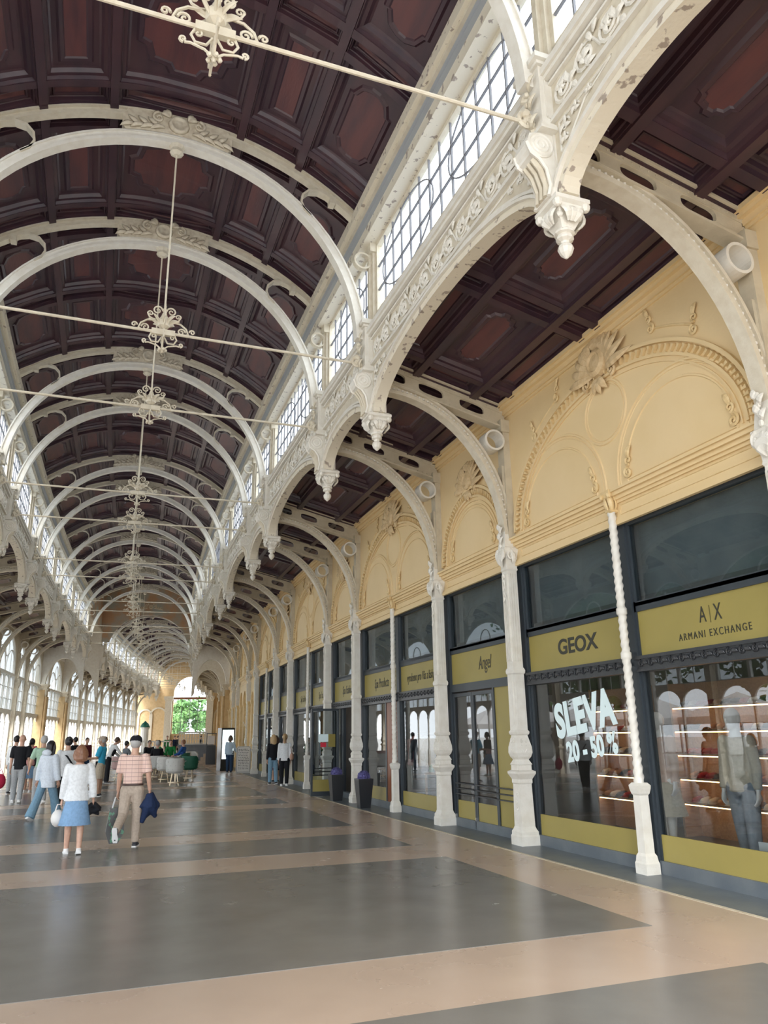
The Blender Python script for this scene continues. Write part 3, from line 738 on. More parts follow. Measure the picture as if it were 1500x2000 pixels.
# ---------------------------------------------------------------- wall columns
XK = 6.12
def slim(r, x, k):
    for o in ALLOF(r):
        for v in o.data.vertices: v.co.x = x+(v.co.x-x)*k; v.co.y *= k
    return r
def leafwrap(mb, c, z, rad, n, ln, wd):
    for k in range(n):
        a = 2*pi*k/n; mb.T = Matrix.Translation((c[0]+rad*cos(a), c[1]+rad*sin(a), z)) @ Matrix.Rotation(a+pi/2, 4, 'Z'); mb.leaf((0, 0, 0), pi/2, ln, wd, .3, .03)
    mb.T = None
def build_column(label, group):
    r = thing('wall_column', frame(station(-2)), label, 'column', group); c = (XK, 0, 0)
    mb = MB(); mb.lathe([(.215, 0), (.215, .13), (.20, .15), (.20, .19), (.175, .22), (.155, .26)], c, sq=True); mb.build('base', 'cream_white', r)
    mb = MB(); mb.lathe([(.155, .26), (.14, .85), (.155, .87), (.155, .92), (.17, .94), (.20, .98), (.215, 1.0), (.215, 1.03), (.165, 1.05)], c, sq=True)
    mb.T = Matrix.Translation((XK-.15, 0, .6)) @ Matrix.Rotation(-pi/2, 4, 'Z')
    for k in range(3): mb.spiral((.02*(-1)**k, 0, .1-.1*k), .035, 1.3, 0, (-1)**k, .008, steps=12)
    mb.T = None; mb.build('pedestal', 'cream_white', r)
    mb = MB(); mb.lathe([(.155, 1.05), (.155, 1.12), (.17, 1.13), (.14, 1.17), (.12, 1.20), (.16, 1.24), (.185, 1.30), (.18, 1.38), (.14, 1.50), (.125, 1.55), (.15, 1.57), (.16, 1.60), (.135, 1.63)], c, sq=True)
    for a, (dx, dy) in enumerate(((-1, 0), (0, -1), (0, 1))):
        mb.T = Matrix.Translation((XK+dx*.165, dy*.165, 1.36)) @ Matrix.Rotation(atan2(dy, dx)+pi/2, 4, 'Z') @ Matrix.Rotation(.12, 4, 'X')
        for q in (1, -1): mb.spiral((q*.06, 0, 0), .05, 1.4, pi/2, q, .010, steps=12); mb.spiral((q*.05, 0, .11), .035, 1.3, pi/2, -q, .009, steps=12); mb.leaf((0, 0, -.09), pi/2-q*.7, .12, .02, 0, .01)
    mb.T = None; mb.build('urn', 'cream_white', r)
    mb = MB(); mb.lathe([(.135, 1.63), (.13, 2.46), (.15, 2.48), (.155, 2.52), (.135, 2.56)], c, sq=True)
    for dx, dy in ((-1, 0), (0, -1), (0, 1)):
        T = Matrix.Translation((XK+dx*.134, dy*.134, 2.05)) @ Matrix.Rotation(atan2(dy, dx)+pi/2, 4, 'Z'); mb.T = T
        mb.tube([(-.08, 0, -.34), (.08, 0, -.34), (.08, 0, .30), (-.08, 0, .30), (-.08, 0, -.34)], .008, 4)
    mb.T = None; mb.build('panelled_shaft', 'cream_white', r)
    mb = MB(); mb.lathe([(.125, 2.56), (.12, 4.12)], c, sq=True)
    for k in range(4):
        q = -.09+.06*k; mb.box(XK-.14, XK-.11, q-.018, q+.018, 2.66, 4.05)
        for sg in (1, -1): mb.box(XK+q-.018, XK+q+.018, sg*.125-.015, sg*.125+.015, 2.66, 4.05)
    for k in range(5): mb.T = Matrix.Translation((XK-.14, 0, 4.02-.09*k)) @ Matrix.Rotation(-pi/2, 4, 'Z'); mb.ball((0, -.01, 0), .036-.003*k, 6, 4); mb.leaf((0, 0, 0), -pi/2+(.6 if k % 2 else -.6), .1, .025, 0, .015)
    mb.T = None; mb.build('fluted_shaft', 'cream_white', r)
    mb = MB(); mb.lathe([(.125, 4.10), (.14, 4.12), (.13, 4.15), (.15, 4.35), (.20, 4.42), (.20, 4.47), (.16, 4.49), (.14, 4.62), (.10, 4.85)], c, sq=True)
    for sy in (1, -1):
        mb.T = Matrix.Translation((XK-.19, sy*.11, 4.36)) @ Matrix.Rotation(-pi/2, 4, 'Z'); mb.spiral((0, -.02, 0), .085, 1.6, pi/2, sy, .028); mb.ball((0, -.03, 0), .03, 6, 4)
        mb.T = Matrix.Translation((XK, sy*.17, 4.36)) @ Matrix.Rotation(atan2(sy, 0)+pi/2, 4, 'Z'); mb.spiral((-.06, -.02, 0), .085, 1.6, pi/2, -1, .028); mb.leaf((.02, 0, -.15), pi/2, .22, .05, .2, .05)
    mb.T = Matrix.Translation((XK-.15, 0, 4.5)) @ Matrix.Rotation(-pi/2, 4, 'Z')
    for k in range(5): mb.leaf((0, 0, -.32), pi/2+(k-2)*.32, .30, .045, 0, .07)
    for k in range(4): mb.leaf((0, 0, .05+.08*k), pi/2+(.7 if k % 2 else -.7), .15, .04, 0, .05); mb.ball((0, -.03, .02+.1*k), .04, 6, 4)
    mb.T = None; mb.build('capital', 'cream_white', r)
    return seal(slim(r, XK, .72))
def build_colonnette(label, group):
    r = thing('twisted_colonnette', frame(station(-2)), label, 'column', group); c = (6.16, 0, 0)
    MB().lathe([(.12, 0), (.12, .12), (.11, .14), (.10, .20), (.08, .23), (.075, .86), (.09, .88), (.105, .93), (.11, .97), (.08, 1.0)], c, sq=True).build('pedestal', 'cream_white', r)
    mb = MB(); n = 10; m = 200; vs = []; fs = []
    for k in range(m+1):
        z = 1.0+3.36*k/m; tw = k*.70; ring = (abs(z-2.5) < .04 or abs(z-3.05) < .05); env = .062+(.02 if ring else 0)+.012*max(0, 1-(z-1)*4)
        for j in range(n):
            a = 2*pi*j/n; rr = env+(.008*cos(3*(a-tw*.5)) if not ring else 0); vs.append((c[0]+rr*cos(a), rr*sin(a), z))
    for k in range(m):
        for j in range(n): fs.append((k*n+j, k*n+(j+1) % n, (k+1)*n+(j+1) % n, (k+1)*n+j))
    mb.add(vs, fs); mb.build('twisted_shaft', 'cream_white', r, smooth=True)
    mb = MB(); mb.lathe([(.05, 4.34), (.075, 4.36), (.06, 4.40), (.07, 4.54), (.11, 4.60), (.11, 4.64)], c, sq=True); leafwrap(mb, c, 4.38, .06, 6, .2, .035)
    for sy in (1, -1): mb.ball((c[0]-.10, sy*.09, 4.57), .04, 6, 4)
    mb.build('capital', 'yellow_trim', r)
    return seal(slim(r, 6.16, .82))

rib = build_rib(); rod = build_rod(); pen = build_pendant(); gir = build_girder()
archs = {True: build_arch(True), False: build_arch(False)}
cler = {True: build_clerestory(True), False: build_clerestory(False)}
col_lab = 'white painted wall column with urn base and fluted shaft '
column = build_column(col_lab+'by the shopfronts', 'shopfront columns')
thin = build_colonnette('slender twisted white colonnette dividing a shop window', 'window colonnettes')
first = {}
def place(proto, M, label=None, group=None):
    if proto.as_pointer() not in first: first[proto.as_pointer()] = 1; proto.matrix_local = M; o = proto
    else: o = dup(proto, M)
    if label: o['label'] = label
    if group: o['group'] = group
    return o
ATS = {0: 'beside the A|X window', 1: 'between the GEOX and Angel signs', 2: 'between the Angel door and lit display', 3: 'between the two black planters', 4: 'just past the open glass door'}
ATB = {0: 'above the A|X and GEOX signs', 1: 'above the Angel sign', 2: 'above the Spa Products sign', 3: 'above the open glass door', 4: 'above the window just past the open door'}
for k in STN+FSTN:
    s = station(k); far = k in FSTN
    fl_ = ' beyond the pavilion' if far else ''
    def nm(o, base, grp):
        if far: o['label'] = base; o['group'] = grp+' beyond the pavilion'
    def own(o, txt, where):
        if where: o['label'] = txt+' '+where; o.pop('group', None)
    o_ = place(rib, frame(s)); o_['group'] = 'vault ribs'; o_['label'] = 'cream double arch rib of the vault with carved crown panel'; own(o_, 'cream double arch vault rib over the column', ATS.get(k)); nm(o_, 'cream double arch rib of the vault beyond the pavilion', 'vault ribs')
    o_ = place(rod, frame(s)); o_['group'] = 'tie rods'; o_['label'] = 'slender cream tie rod with hanging wire and scroll rosette'; own(o_, 'slender tie rod with rosette level with the column', ATS.get(k)); nm(o_, 'thin cream tie rod with rosette beyond the pavilion', 'tie rods')
    for left in (0, 1):
        sd = 'glazed' if left else 'shop'
        o = place(pen, side(s, left)); o['label'] = 'ornate cream arcade pendant with carved drop, %s side%s' % (sd, fl_); o['group'] = 'arcade pendants, %s side%s' % (sd, fl_)
        if not left: own(o, 'ornate cream arcade pendant opposite the column', ATS.get(k))
        o = place(gir, side(s, left)); o['label'] = 'cream girder with oval holes and half arch over the %s-side aisle%s' % (sd, fl_); o['group'] = 'aisle girders, %s side%s' % (sd, fl_)
        if not left: own(o, 'cream aisle girder with half arch over the column', ATS.get(k))
_wn = 0
for i in NEAR+FAR:
    for left in (0, 1):
        sd = 'glazed' if left else 'shop'; fl_ = ' beyond the pavilion' if i in FAR else ''
        o = place(archs[wide(i)], side(mid(i), left)); q = 'wide' if wide(i) else 'narrow'
        o['label'] = '%s flat cream arcade arch with carved spandrels, %s side%s' % (q, sd, fl_); o['group'] = '%s arcade arches, %s side%s' % (q, sd, fl_)
        if not left: own(o, q+' flat cream arcade arch', ATB.get(i))
        o = place(cler[wide(i)], side(mid(i), left)); _wn += 1; o.name = 'window_%d' % _wn
        o['label'] = '%s leaded clerestory window, %s side%s' % (q, sd, fl_); o['group'] = '%s clerestory windows, %s side%s' % (q, sd, fl_); o['category'] = 'window'
        if not left: own(o, q+' leaded clerestory window', ATB.get(i))
for k in STN[:-1]:
    lb = {0: 'white painted urn-based wall column beside the A|X window', 1: 'white painted urn-based wall column between the SLEVA window and the Angel door', 2: 'white painted urn-based wall column between the Angel door and lit clothes display', 3: 'white painted urn-based wall column between the two black planters', 4: 'white painted urn-based wall column just past the open glass door'}.get(k)
    o = place(column, frame(station(k)))
    if lb: o['label'] = lb; o.pop('group', None)
    elif k > 6: o['label'] = 'white urn-based wall column by the yellow niches'; o['group'] = 'columns by the niches'
for k in FSTN[1:]:
    o = place(column, frame(station(k))); o['label'] = 'urn-based wall column on the yellow wall beyond the pavilion'; o['group'] = 'far wall columns'
tl = {0: 'slender twisted white colonnette between the A|X and GEOX signs', 2: 'slender twisted white colonnette between the Spa Products sign and its neighbour', 4: 'slender twisted white colonnette past the open glass door', 6: 'slender twisted white colonnette in the last shopfront'}
for k in (0, 2, 4, 6):
    o = place(thin, frame(mid(k))); o['label'] = tl[k]; o.pop('group', None)
# ================================================================== SHOPFRONTS
XG = 6.32
def text_mesh(body, size, bold=0, shear=0, sx=1.0, spacing=1.0):
    cu = bpy.data.curves.new('lettering', 'FONT'); cu.body = body; cu.size = size; cu.offset = bold; cu.shear = shear; cu.extrude = .003
    cu.align_x = 'CENTER'; cu.align_y = 'CENTER'; cu.space_character = spacing
    ob = bpy.data.objects.new('tmp', cu); COL.objects.link(ob)
    dg = bpy.context.evaluated_depsgraph_get(); me = bpy.data.meshes.new_from_object(ob.evaluated_get(dg))
    bpy.data.objects.remove(ob, do_unlink=True)
    for v in me.vertices: v.co.x *= sx
    return me
def lettering(parent, body, y, z, size, m='letter', X=XG-.012, rot=0, **k):
    me = text_mesh(body, size, **k); me.materials.clear(); me.materials.append(MATS[m])
    # reads from far to near on the right-hand wall
    R = Matrix(((0, 0, -1, 0), (-1, 0, 0, 0), (0, 1, 0, 0), (0, 0, 0, 1)))
    return link('lettering', me, parent, Matrix.Translation((X, y, z)) @ R @ Matrix.Rotation(rot, 4, 'Z'))
_carv = {}
def lintel_mesh(a, b):
    mb = MB(); mb.box(XG-.07, XG+.05, a, b, 2.31, 2.46); mb.box(XG-.09, XG, a, b, 2.44, 2.48); mb.box(XG-.09, XG, a, b, 2.29, 2.32)
    n = max(2, int((b-a)/.17))
    for k in range(n):
        y = a+(b-a)*(k+.5)/n; mb.T = Matrix.Translation((XG-.075, y, 2.385)) @ Matrix.Rotation(-pi/2, 4, 'Z')
        mb.spiral((0, 0, 0), .045, 1.3, pi/2, 1, .013, steps=12); mb.leaf((.04, 0, .0), .5, .09, .022, -.6, .01)
    mb.T = None; return mb
def bars(mb, a, b, c, d, t=.045, x0=None, x1=None):
    x0 = XG-.03 if x0 is None else x0; x1 = XG+.05 if x1 is None else x1
    mb.box(x0, x1, a, a+t, c, d); mb.box(x0, x1, b-t, b, c, d); mb.box(x0, x1, a+t, b-t, d-t, d); mb.box(x0, x1, a+t, b-t, c, c+t)
def sheet(X, a, b, c, d, t=.006): return MB().box(X, X+t, a, b, c, d)
_shop_n = [100]
def shop_window(sa, sb, label, lintel=True, low='display', low_cut=None):
    """one shopfront opening between two uprights; y runs along the wall"""
    sm = (sa+sb)/2; h = (sb-sa)/2; _shop_n[0] += 1
    r = thing('window_%d' % _shop_n[0], frame(sm), label, 'window', None, 'structure'); a, b = -h, h
    mb = MB(); bars(mb, a, b, 3.10, 4.20); mb.box(XG-.03, XG+.05, a, b, 3.03, 3.16)
    mb.box(XG-.03, XG+.05, a, a+.045, .0, 3.1); mb.box(XG-.03, XG+.05, b-.045, b, 0, 3.1)
    if not lintel: mb.box(XG-.04, XG+.05, a, b, 2.33, 2.47)
    mb.build('frame', 'anthracite', r)
    sheet(XG, a+.04, b-.04, 3.14, 4.17).build('transom_pane', 'transom_glass', r)
    sheet(XG-.01, a+.04, b-.04, 2.46, 3.05, .03).build('sign_panel', 'olive', r)
    if lintel: lintel_mesh(a, b).build('carved_lintel', 'carved_iron', r)
    MB().box(XG-.05, XG+.06, a, b, 0, .15).build('plinth', 'kerb', r)
    if low == 'display':
        c0, c1 = (a, b) if not low_cut else low_cut
        sheet(XG, c0+.04, c1-.04, .42, 2.32).build('display_pane', 'shop_glass', r)
        sheet(XG-.015, c0+.04, c1-.04, .15, .43, .03).build('kick_panel', 'olive', r)
    return r
def leaf_door(w_, name, M, parent=None):
    """a glazed door leaf standing in the local xz plane, hinge at x=0"""
    mb = MB()
    for x0, x1, z0, z1 in ((0, .05, .02, 2.3), (w_-.05, w_, .02, 2.3), (.05, w_-.05, 2.24, 2.3), (.05, w_-.05, .02, .14)): mb.box(x0, x1, -.025, .025, z0, z1)
    d = mb.build(name, 'anthracite', parent, M)
    MB().box(.05, w_-.05, -.004, .004, .44, 2.24).build('pane', 'shop_glass', d)
    MB().box(.05, w_-.05, -.012, .012, .14, .44).build('kick_panel', 'olive', d)
    for z in (.55, .64, .73): MB().tube([(.03, -.045, z), (w_-.03, -.045, z)], .012, 6).build('push_bar', 'carved_iron', d)
    MB().box(-.012, .012, -.05, -.02, .04, .2).build('hinge', 'steel', d)
    return d
g = .11
# A|X and GEOX (wide bay 0-1)
m0 = mid(0)
wa = shop_window(station(0)+g, m0-.07, 'tall shop window under the A|X sign'); wg = shop_window(m0+.07, station(1)-g, 'tall shop window with white SLEVA lettering under the GEOX sign')
y = lambda s, root_s: s-root_s
ca = (station(0)+g+m0-.07)/2; cg = (m0+.07+station(1)-g)/2
lettering(wa, 'A', 6.73-ca, 2.83, .26, sx=.62); lettering(wa, '|', 6.615-ca, 2.845, .21, sx=.5, m='letter_thin'); lettering(wa, 'X', 6.50-ca, 2.83, .26, sx=.62)
lettering(wa, 'ARMANI EXCHANGE', 6.60-ca, 2.62, .115, sx=.80, spacing=1.35)
lettering(wg, 'GEOX', 9.2-cg, 2.77, .30, bold=.008, sx=1.15)
lettering(wg, 'SLEVA', 9.2-cg, 1.80, .62, 'sale_white', XG-.006, .135, bold=.032, sx=.78, spacing=1.08)
lettering(wg, '20 - 50 %', 9.08-cg, 1.37, .36, 'sale_white', XG-.006, .125, bold=.016, sx=.80, spacing=1.05)
# Angel doorway (narrow bay 1-2)
wd = shop_window(station(1)+g, station(2)-g, 'doorway with two glass leaves under the Angel sign', lintel=False, low=None)
cd = (station(1)+station(2))/2; hN = N/2-g
lettering(wd, 'Angel', 12.0-cd, 2.77, .33, shear=.25, sx=.62)
RZ = lambda a: Matrix.Rotation(a, 4, 'Z')
for y0 in (hN-.05, hN-.05-.80): leaf_door(.79, 'door_leaf', Matrix.Translation((XG, y0, 0)) @ RZ(-pi/2), wd)
d_ = sheet(XG-.01, -hN+.05, hN-1.66, .15, 2.33, .03).build('side_panel', 'olive', wd)
mb = MB(); mb.box(XG-.03, XG+.05, hN-1.68, hN-1.63, 0, 2.35); mb.build('mullion', 'anthracite', wd)
for z in (.55, .64, .73): MB().tube([(XG-.06, -hN+.05, z), (XG-.06, hN-1.62, z)], .012, 6).build('push_bar', 'carved_iron', wd)
# wide bay 2-3
m2 = mid(2)
wv = shop_window(station(2)+g, m2-.07, 'lit clothes display window beside the Angel door'); cv = (station(2)+g+m2-.07)/2
lettering(wv, 'vyrobeno pro V\u00e1s z l\u00e1sky...', 14.92-cv, 2.75, .25, shear=.2, sx=.58)
hh = (m2-.18-station(2))/2
wsp = shop_window(m2+.07, station(3)-g, 'shop window with wooden door panel under the Spa Products sign', low_cut=(-.37, (station(3)-g-m2-.07)/2)); csp = (m2+.07+station(3)-g)/2
lettering(wsp, 'Spa Products', 17.42-csp, 2.76, .31, shear=.2, sx=.62)
hq = (station(3)-g-m2-.07)/2
MB().box(XG-.02, XG+.03, -hq+.04, -.43, .02, 2.32).box(XG-.03, XG-.02, -hq+.10, -.51, .2, 1.0).box(XG-.03, XG-.02, -hq+.10, -.51, 1.1, 2.2).build('wooden_panel', 'door_wood', wsp)
MB().box(XG-.03, XG+.05, -.43, -.35, 0, 2.32).build('mullion', 'anthracite', wsp)
# open door bay 3-4
wo = shop_window(station(3)+g, station(4)-g, 'doorway under a Spa Fashion sign with one leaf standing open', low=None); co = (station(3)+station(4))/2
lettering(wo, 'Spa Fashion', 20.3-co, 2.76, .31, shear=.2, sx=.62)
MB().box(XG-.03, XG+.05, -hN+.42, -hN+.48, 0, 2.35).build('mullion', 'anthracite', wo)
sheet(XG, -hN+.04, -hN+.43, .42, 2.32).build('side_pane', 'shop_glass', wo); sheet(XG-.015, -hN+.04, -hN+.43, .15, .43, .03).build('kick_panel', 'olive', wo)
MB().box(XG-.03, XG+.05, .35, .41, 0, 2.35).build('mullion', 'anthracite', wo)
sheet(XG, .40, hN-.04, .42, 2.32).build('side_pane', 'shop_glass', wo); sheet(XG-.015, .40, hN-.04, .15, .43, .03).build('kick_panel', 'olive', wo)
od = thing('door_1', frame(21.12) @ Matrix.Translation((XG-.03, 0, 0)) @ RZ(pi), 'glass door leaf with red stickers standing open into the hall', 'door', None, 'structure')
dl = leaf_door(.78, 'door_leaf', Matrix.Identity(4), od)
MB().box(.30, .58, .014, .018, 1.42, 1.62).build('notice', 'sale_white', dl); mat('red_sticker', (.65, .02, .05), .5); mat('brown_sticker', (.28, .22, .05), .5)
MB().box(.36, .52, .014, .020, 1.28, 1.40).build('sticker', 'red_sticker', dl); MB().box(.10, .30, .014, .018, 1.28, 1.62).build('notice', 'brown_sticker', dl)
# wide bay 4-5, narrow 5-6, wide 6-7
m4, m6 = mid(4), mid(6)
w4 = shop_window(station(4)+g, m4-.07, 'shop window with a Spa Fashion sign just past the open door'); w5 = shop_window(m4+.07, station(5)-g, 'shop window with a faint Spa Fashion sign behind two strolling women')
for w_, a, b in ((w4, station(4)+g, m4-.07), (w5, m4+.07, station(5)-g)): lettering(w_, 'Spa Fashion', 0, 2.76, .29, 'letter_thin', shear=.2, sx=.62)
shop_window(station(5)+g, station(6)-g, 'narrow shop window with a blank olive sign'); shop_window(station(6)+g, m6-.07, 'blank-signed shop window in the last shopfront, toward the hall entrance'); shop_window(m6+.07, station(7)-g, 'blank-signed shop window beside the yellow niches')
shop_window(station(-1)+g, station(0)-g, 'shop window before the A|X sign')
# jambs behind the columns close the wall between the shopfronts
jw = MB().box(6.26, 6.62, -.125, .125, 0, 4.22).mesh('jamb', 'anthracite'); jn = MB().box(6.26, 6.42, -.08, .08, 0, 4.22).mesh('jamb', 'anthracite')
for k in range(-1, 8): link('jamb', jw, wr, frame(station(k)))
for k in (0, 2, 4, 6): link('jamb', jn, wr, frame(mid(k)))
# rooms behind the glass
sr0, sr1 = station(-1)-.2, station(7)
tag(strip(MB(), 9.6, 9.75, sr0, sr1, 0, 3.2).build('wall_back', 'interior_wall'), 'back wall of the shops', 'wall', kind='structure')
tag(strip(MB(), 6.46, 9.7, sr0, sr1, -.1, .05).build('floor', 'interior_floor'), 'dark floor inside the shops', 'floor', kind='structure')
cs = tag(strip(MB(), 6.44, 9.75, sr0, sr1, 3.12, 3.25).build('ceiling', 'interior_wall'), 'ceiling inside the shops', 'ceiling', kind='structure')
tag(strip(MB(), 6.50, 6.56, sr0, sr1, 3.12, 4.25).build('added_pane_backing', 'dim_pane_grey'), 'grey sheet added behind the upper shop panes for blinds, dimness and reflection', 'wall', kind='structure')  # added backing sheet that gives the upper panes their dim grey look
for k in (-1, 2, 3, 4, 5, 6, 7):
    MB().box(6.6, 9.6, -.05, .05, .05, 3.12).build('wall_partition', 'interior_wall', None, frame(station(k))); 
for o in [o for o in COL.objects if o.name.startswith('wall_partition')]: tag(o, 'partition wall between two shops', 'wall', 'shop partitions', 'structure')
lampm = MB().box(-.6, .6, -.05, .05, -.02, .02).mesh('shop_lamp', 'cool_lamp')
for k in range(-1, 7):
    s = mid(k)
    for X in (7.2, 8.6): tag(link('strip_lamp', lampm, None, frame(s) @ Matrix.Translation((X, 0, 3.1))), 'white strip lamp on a shop ceiling', 'lamp', 'shop ceiling lamps')

# ================================================================== GLAZED WALL ON THE LEFT (built right-handed, mirrored)
def build_glazed(isw):
    L = (W if isw else N); h = L/2-.17; n = 4 if isw else 2; st = 2*h/n; X = XWALL
    r = thing('window_200', frame(0), None, 'window', None, 'structure')
    mb = MB(); mb.box(X-.05, X+.12, -h, h, 2.86, 3.02); mb.box(X-.08, X+.14, -h, h, 2.98, 3.04); mb.box(X-.06, X+.12, -h, h, 4.68, 4.80); mb.box(X-.06, X+.12, -h-.1, h+.1, 6.9, 7.4)
    mb.build('transom', 'white_frame', r)
    for k in range(n+1):
        y = -h+st*k; mb = MB()
        mb.lathe([(.09, 0), (.09, .7), (.07, .75), (.05, .8), (.05, 2.35), (.08, 2.42), (.06, 2.46)], (X, y, 0), 8); mb.box(X-.04, X+.06, y-.05, y+.05, 2.4, 4.75)
        mb.build('mullion', 'white_frame', r)
    mb = MB()
    for k in range(n):     # little hanging brackets and pointed heads below the transom
        c = -h+st*(k+.5); q = st/2-.05; a = arc(c, 2.42, q, .42, 0, pi, 10)
        mb.prism([(c+q, 2.9), (c-q, 2.9)]+a[::-1], X-.02, X+.05, 'yz')
    mb.build('arcade_heads', 'white_frame', r)
    mb = MB()
    for k in range(n):
        c = -h+st*(k+.5)
        mb.box(X+.01, X+.04, c-.012, c+.012, 3.0, 4.7)
    for z in (3.55, 4.1): mb.box(X+.01, X+.04, -h, h, z-.012, z+.012)
    for k in range(n):
        c = -h+st*(k+.5); mb.tube([(X+.025, y, z) for y, z in arc(c, 4.25, st/2-.05, .4, 0, pi, 10)], .018, 4)
    # tracery in the arched head
    mb.tube([(X+.025, y, z) for y, z in arc(0, 4.8, h, 1.95 if isw else 1.6, 0, pi, 24)], .05, 5)
    if isw:
        mb.tube([(X+.025, y, z) for y, z in arc(0, 5.95, .45, .45, 0, 2*pi, 20)[:-1]], .03, 4, closed=True)
        for sg in (1, -1): mb.tube([(X+.025, sg*h*.5+y, z) for y, z in arc(0, 4.8, h*.48, 1.1, 0, pi, 16)], .035, 4); mb.tube([(X+.025, sg*h*.5, 4.8), (X+.025, sg*h*.5, 5.9)], .02, 4)
    else:
        mb.tube([(X+.025, y, z) for y, z in arc(0, 5.6, .35, .35, 0, 2*pi, 20)[:-1]], .03, 4, closed=True); mb.tube([(X+.025, 0, 4.8), (X+.025, 0, 5.25)], .02, 4)
    mb.build('tracery', 'white_frame', r)
    mb = MB(); mb.prism([(h+.18, 4.75), (h+.18, 7.4), (-h-.18, 7.4), (-h-.18, 4.75), (-h, 4.8)]+arc(0, 4.8, h, 1.95 if isw else 1.6, 0, pi, 24)[::-1]+[(h, 4.8)], X-.02, X+.1, 'yz'); mb.build('spandrel', 'cream', r)
    for k in range(n):
        c0 = -h+st*k; MB().add([(X+.03, c0, 3.0), (X+.03, c0+st, 3.0), (X+.03, c0+st, 4.7), (X+.03, c0, 4.7)], [(0, 1, 2, 3)]).build('pane', 'arcade_glass', r)
    MB().add([(X+.03, y, z) for y, z in arc(0, 4.8, h, 1.95 if isw else 1.6, 0, pi, 24)], [tuple(range(25))]).build('pane', 'arcade_glass', r)
    return seal(r)
glz = {True: build_glazed(True), False: build_glazed(False)}
_g = 200
for i in NEAR+[11, 12]+FAR:
    o = place(glz[wide(i)], side(mid(i), 1)); _g += 1; o.name = 'window_%d' % _g; q = 'wide' if wide(i) else 'narrow'; f_ = ' beyond the pavilion' if i in FAR else ''
    o['label'] = q+' traceried arcade window with open lower arches, glazed wall'+f_; o['group'] = q+' arcade windows'+f_
def build_outer_post():
    r = thing('arcade_post', frame(0), 'cream pilaster post of the glazed wall', 'column', 'posts of the glazed wall')
    MB().lathe([(.20, 0), (.20, .2), (.16, .26), (.14, .9), (.19, .96), (.19, 1.0), (.14, 1.04), (.12, 1.1), (.17, 1.25), (.12, 1.5), (.14, 1.56), (.12, 1.6), (.11, 4.1), (.16, 4.3), (.19, 4.42), (.14, 4.6)], (XK, 0, 0), sq=True).build('shaft', 'cream', r)
    mb = MB()
    for sy in (1, -1): mb.T = Matrix.Translation((XK-.16, sy*.1, 4.34)) @ RZ(-pi/2); mb.spiral((0, 0, 0), .07, 1.5, pi/2, sy, .024)
    mb.T = None; mb.build('capital', 'cream_white', r); return seal(r)
post = build_outer_post()
for k in STN[:-1]+FSTN[1:]: o = place(post, side(station(k), 1)); o['label'] = 'cream post of the glazed wall'+(' beyond the pavilion' if k > 11 else ''); o['group'] = 'posts of the glazed wall'+(' beyond the pavilion' if k > 11 else '')

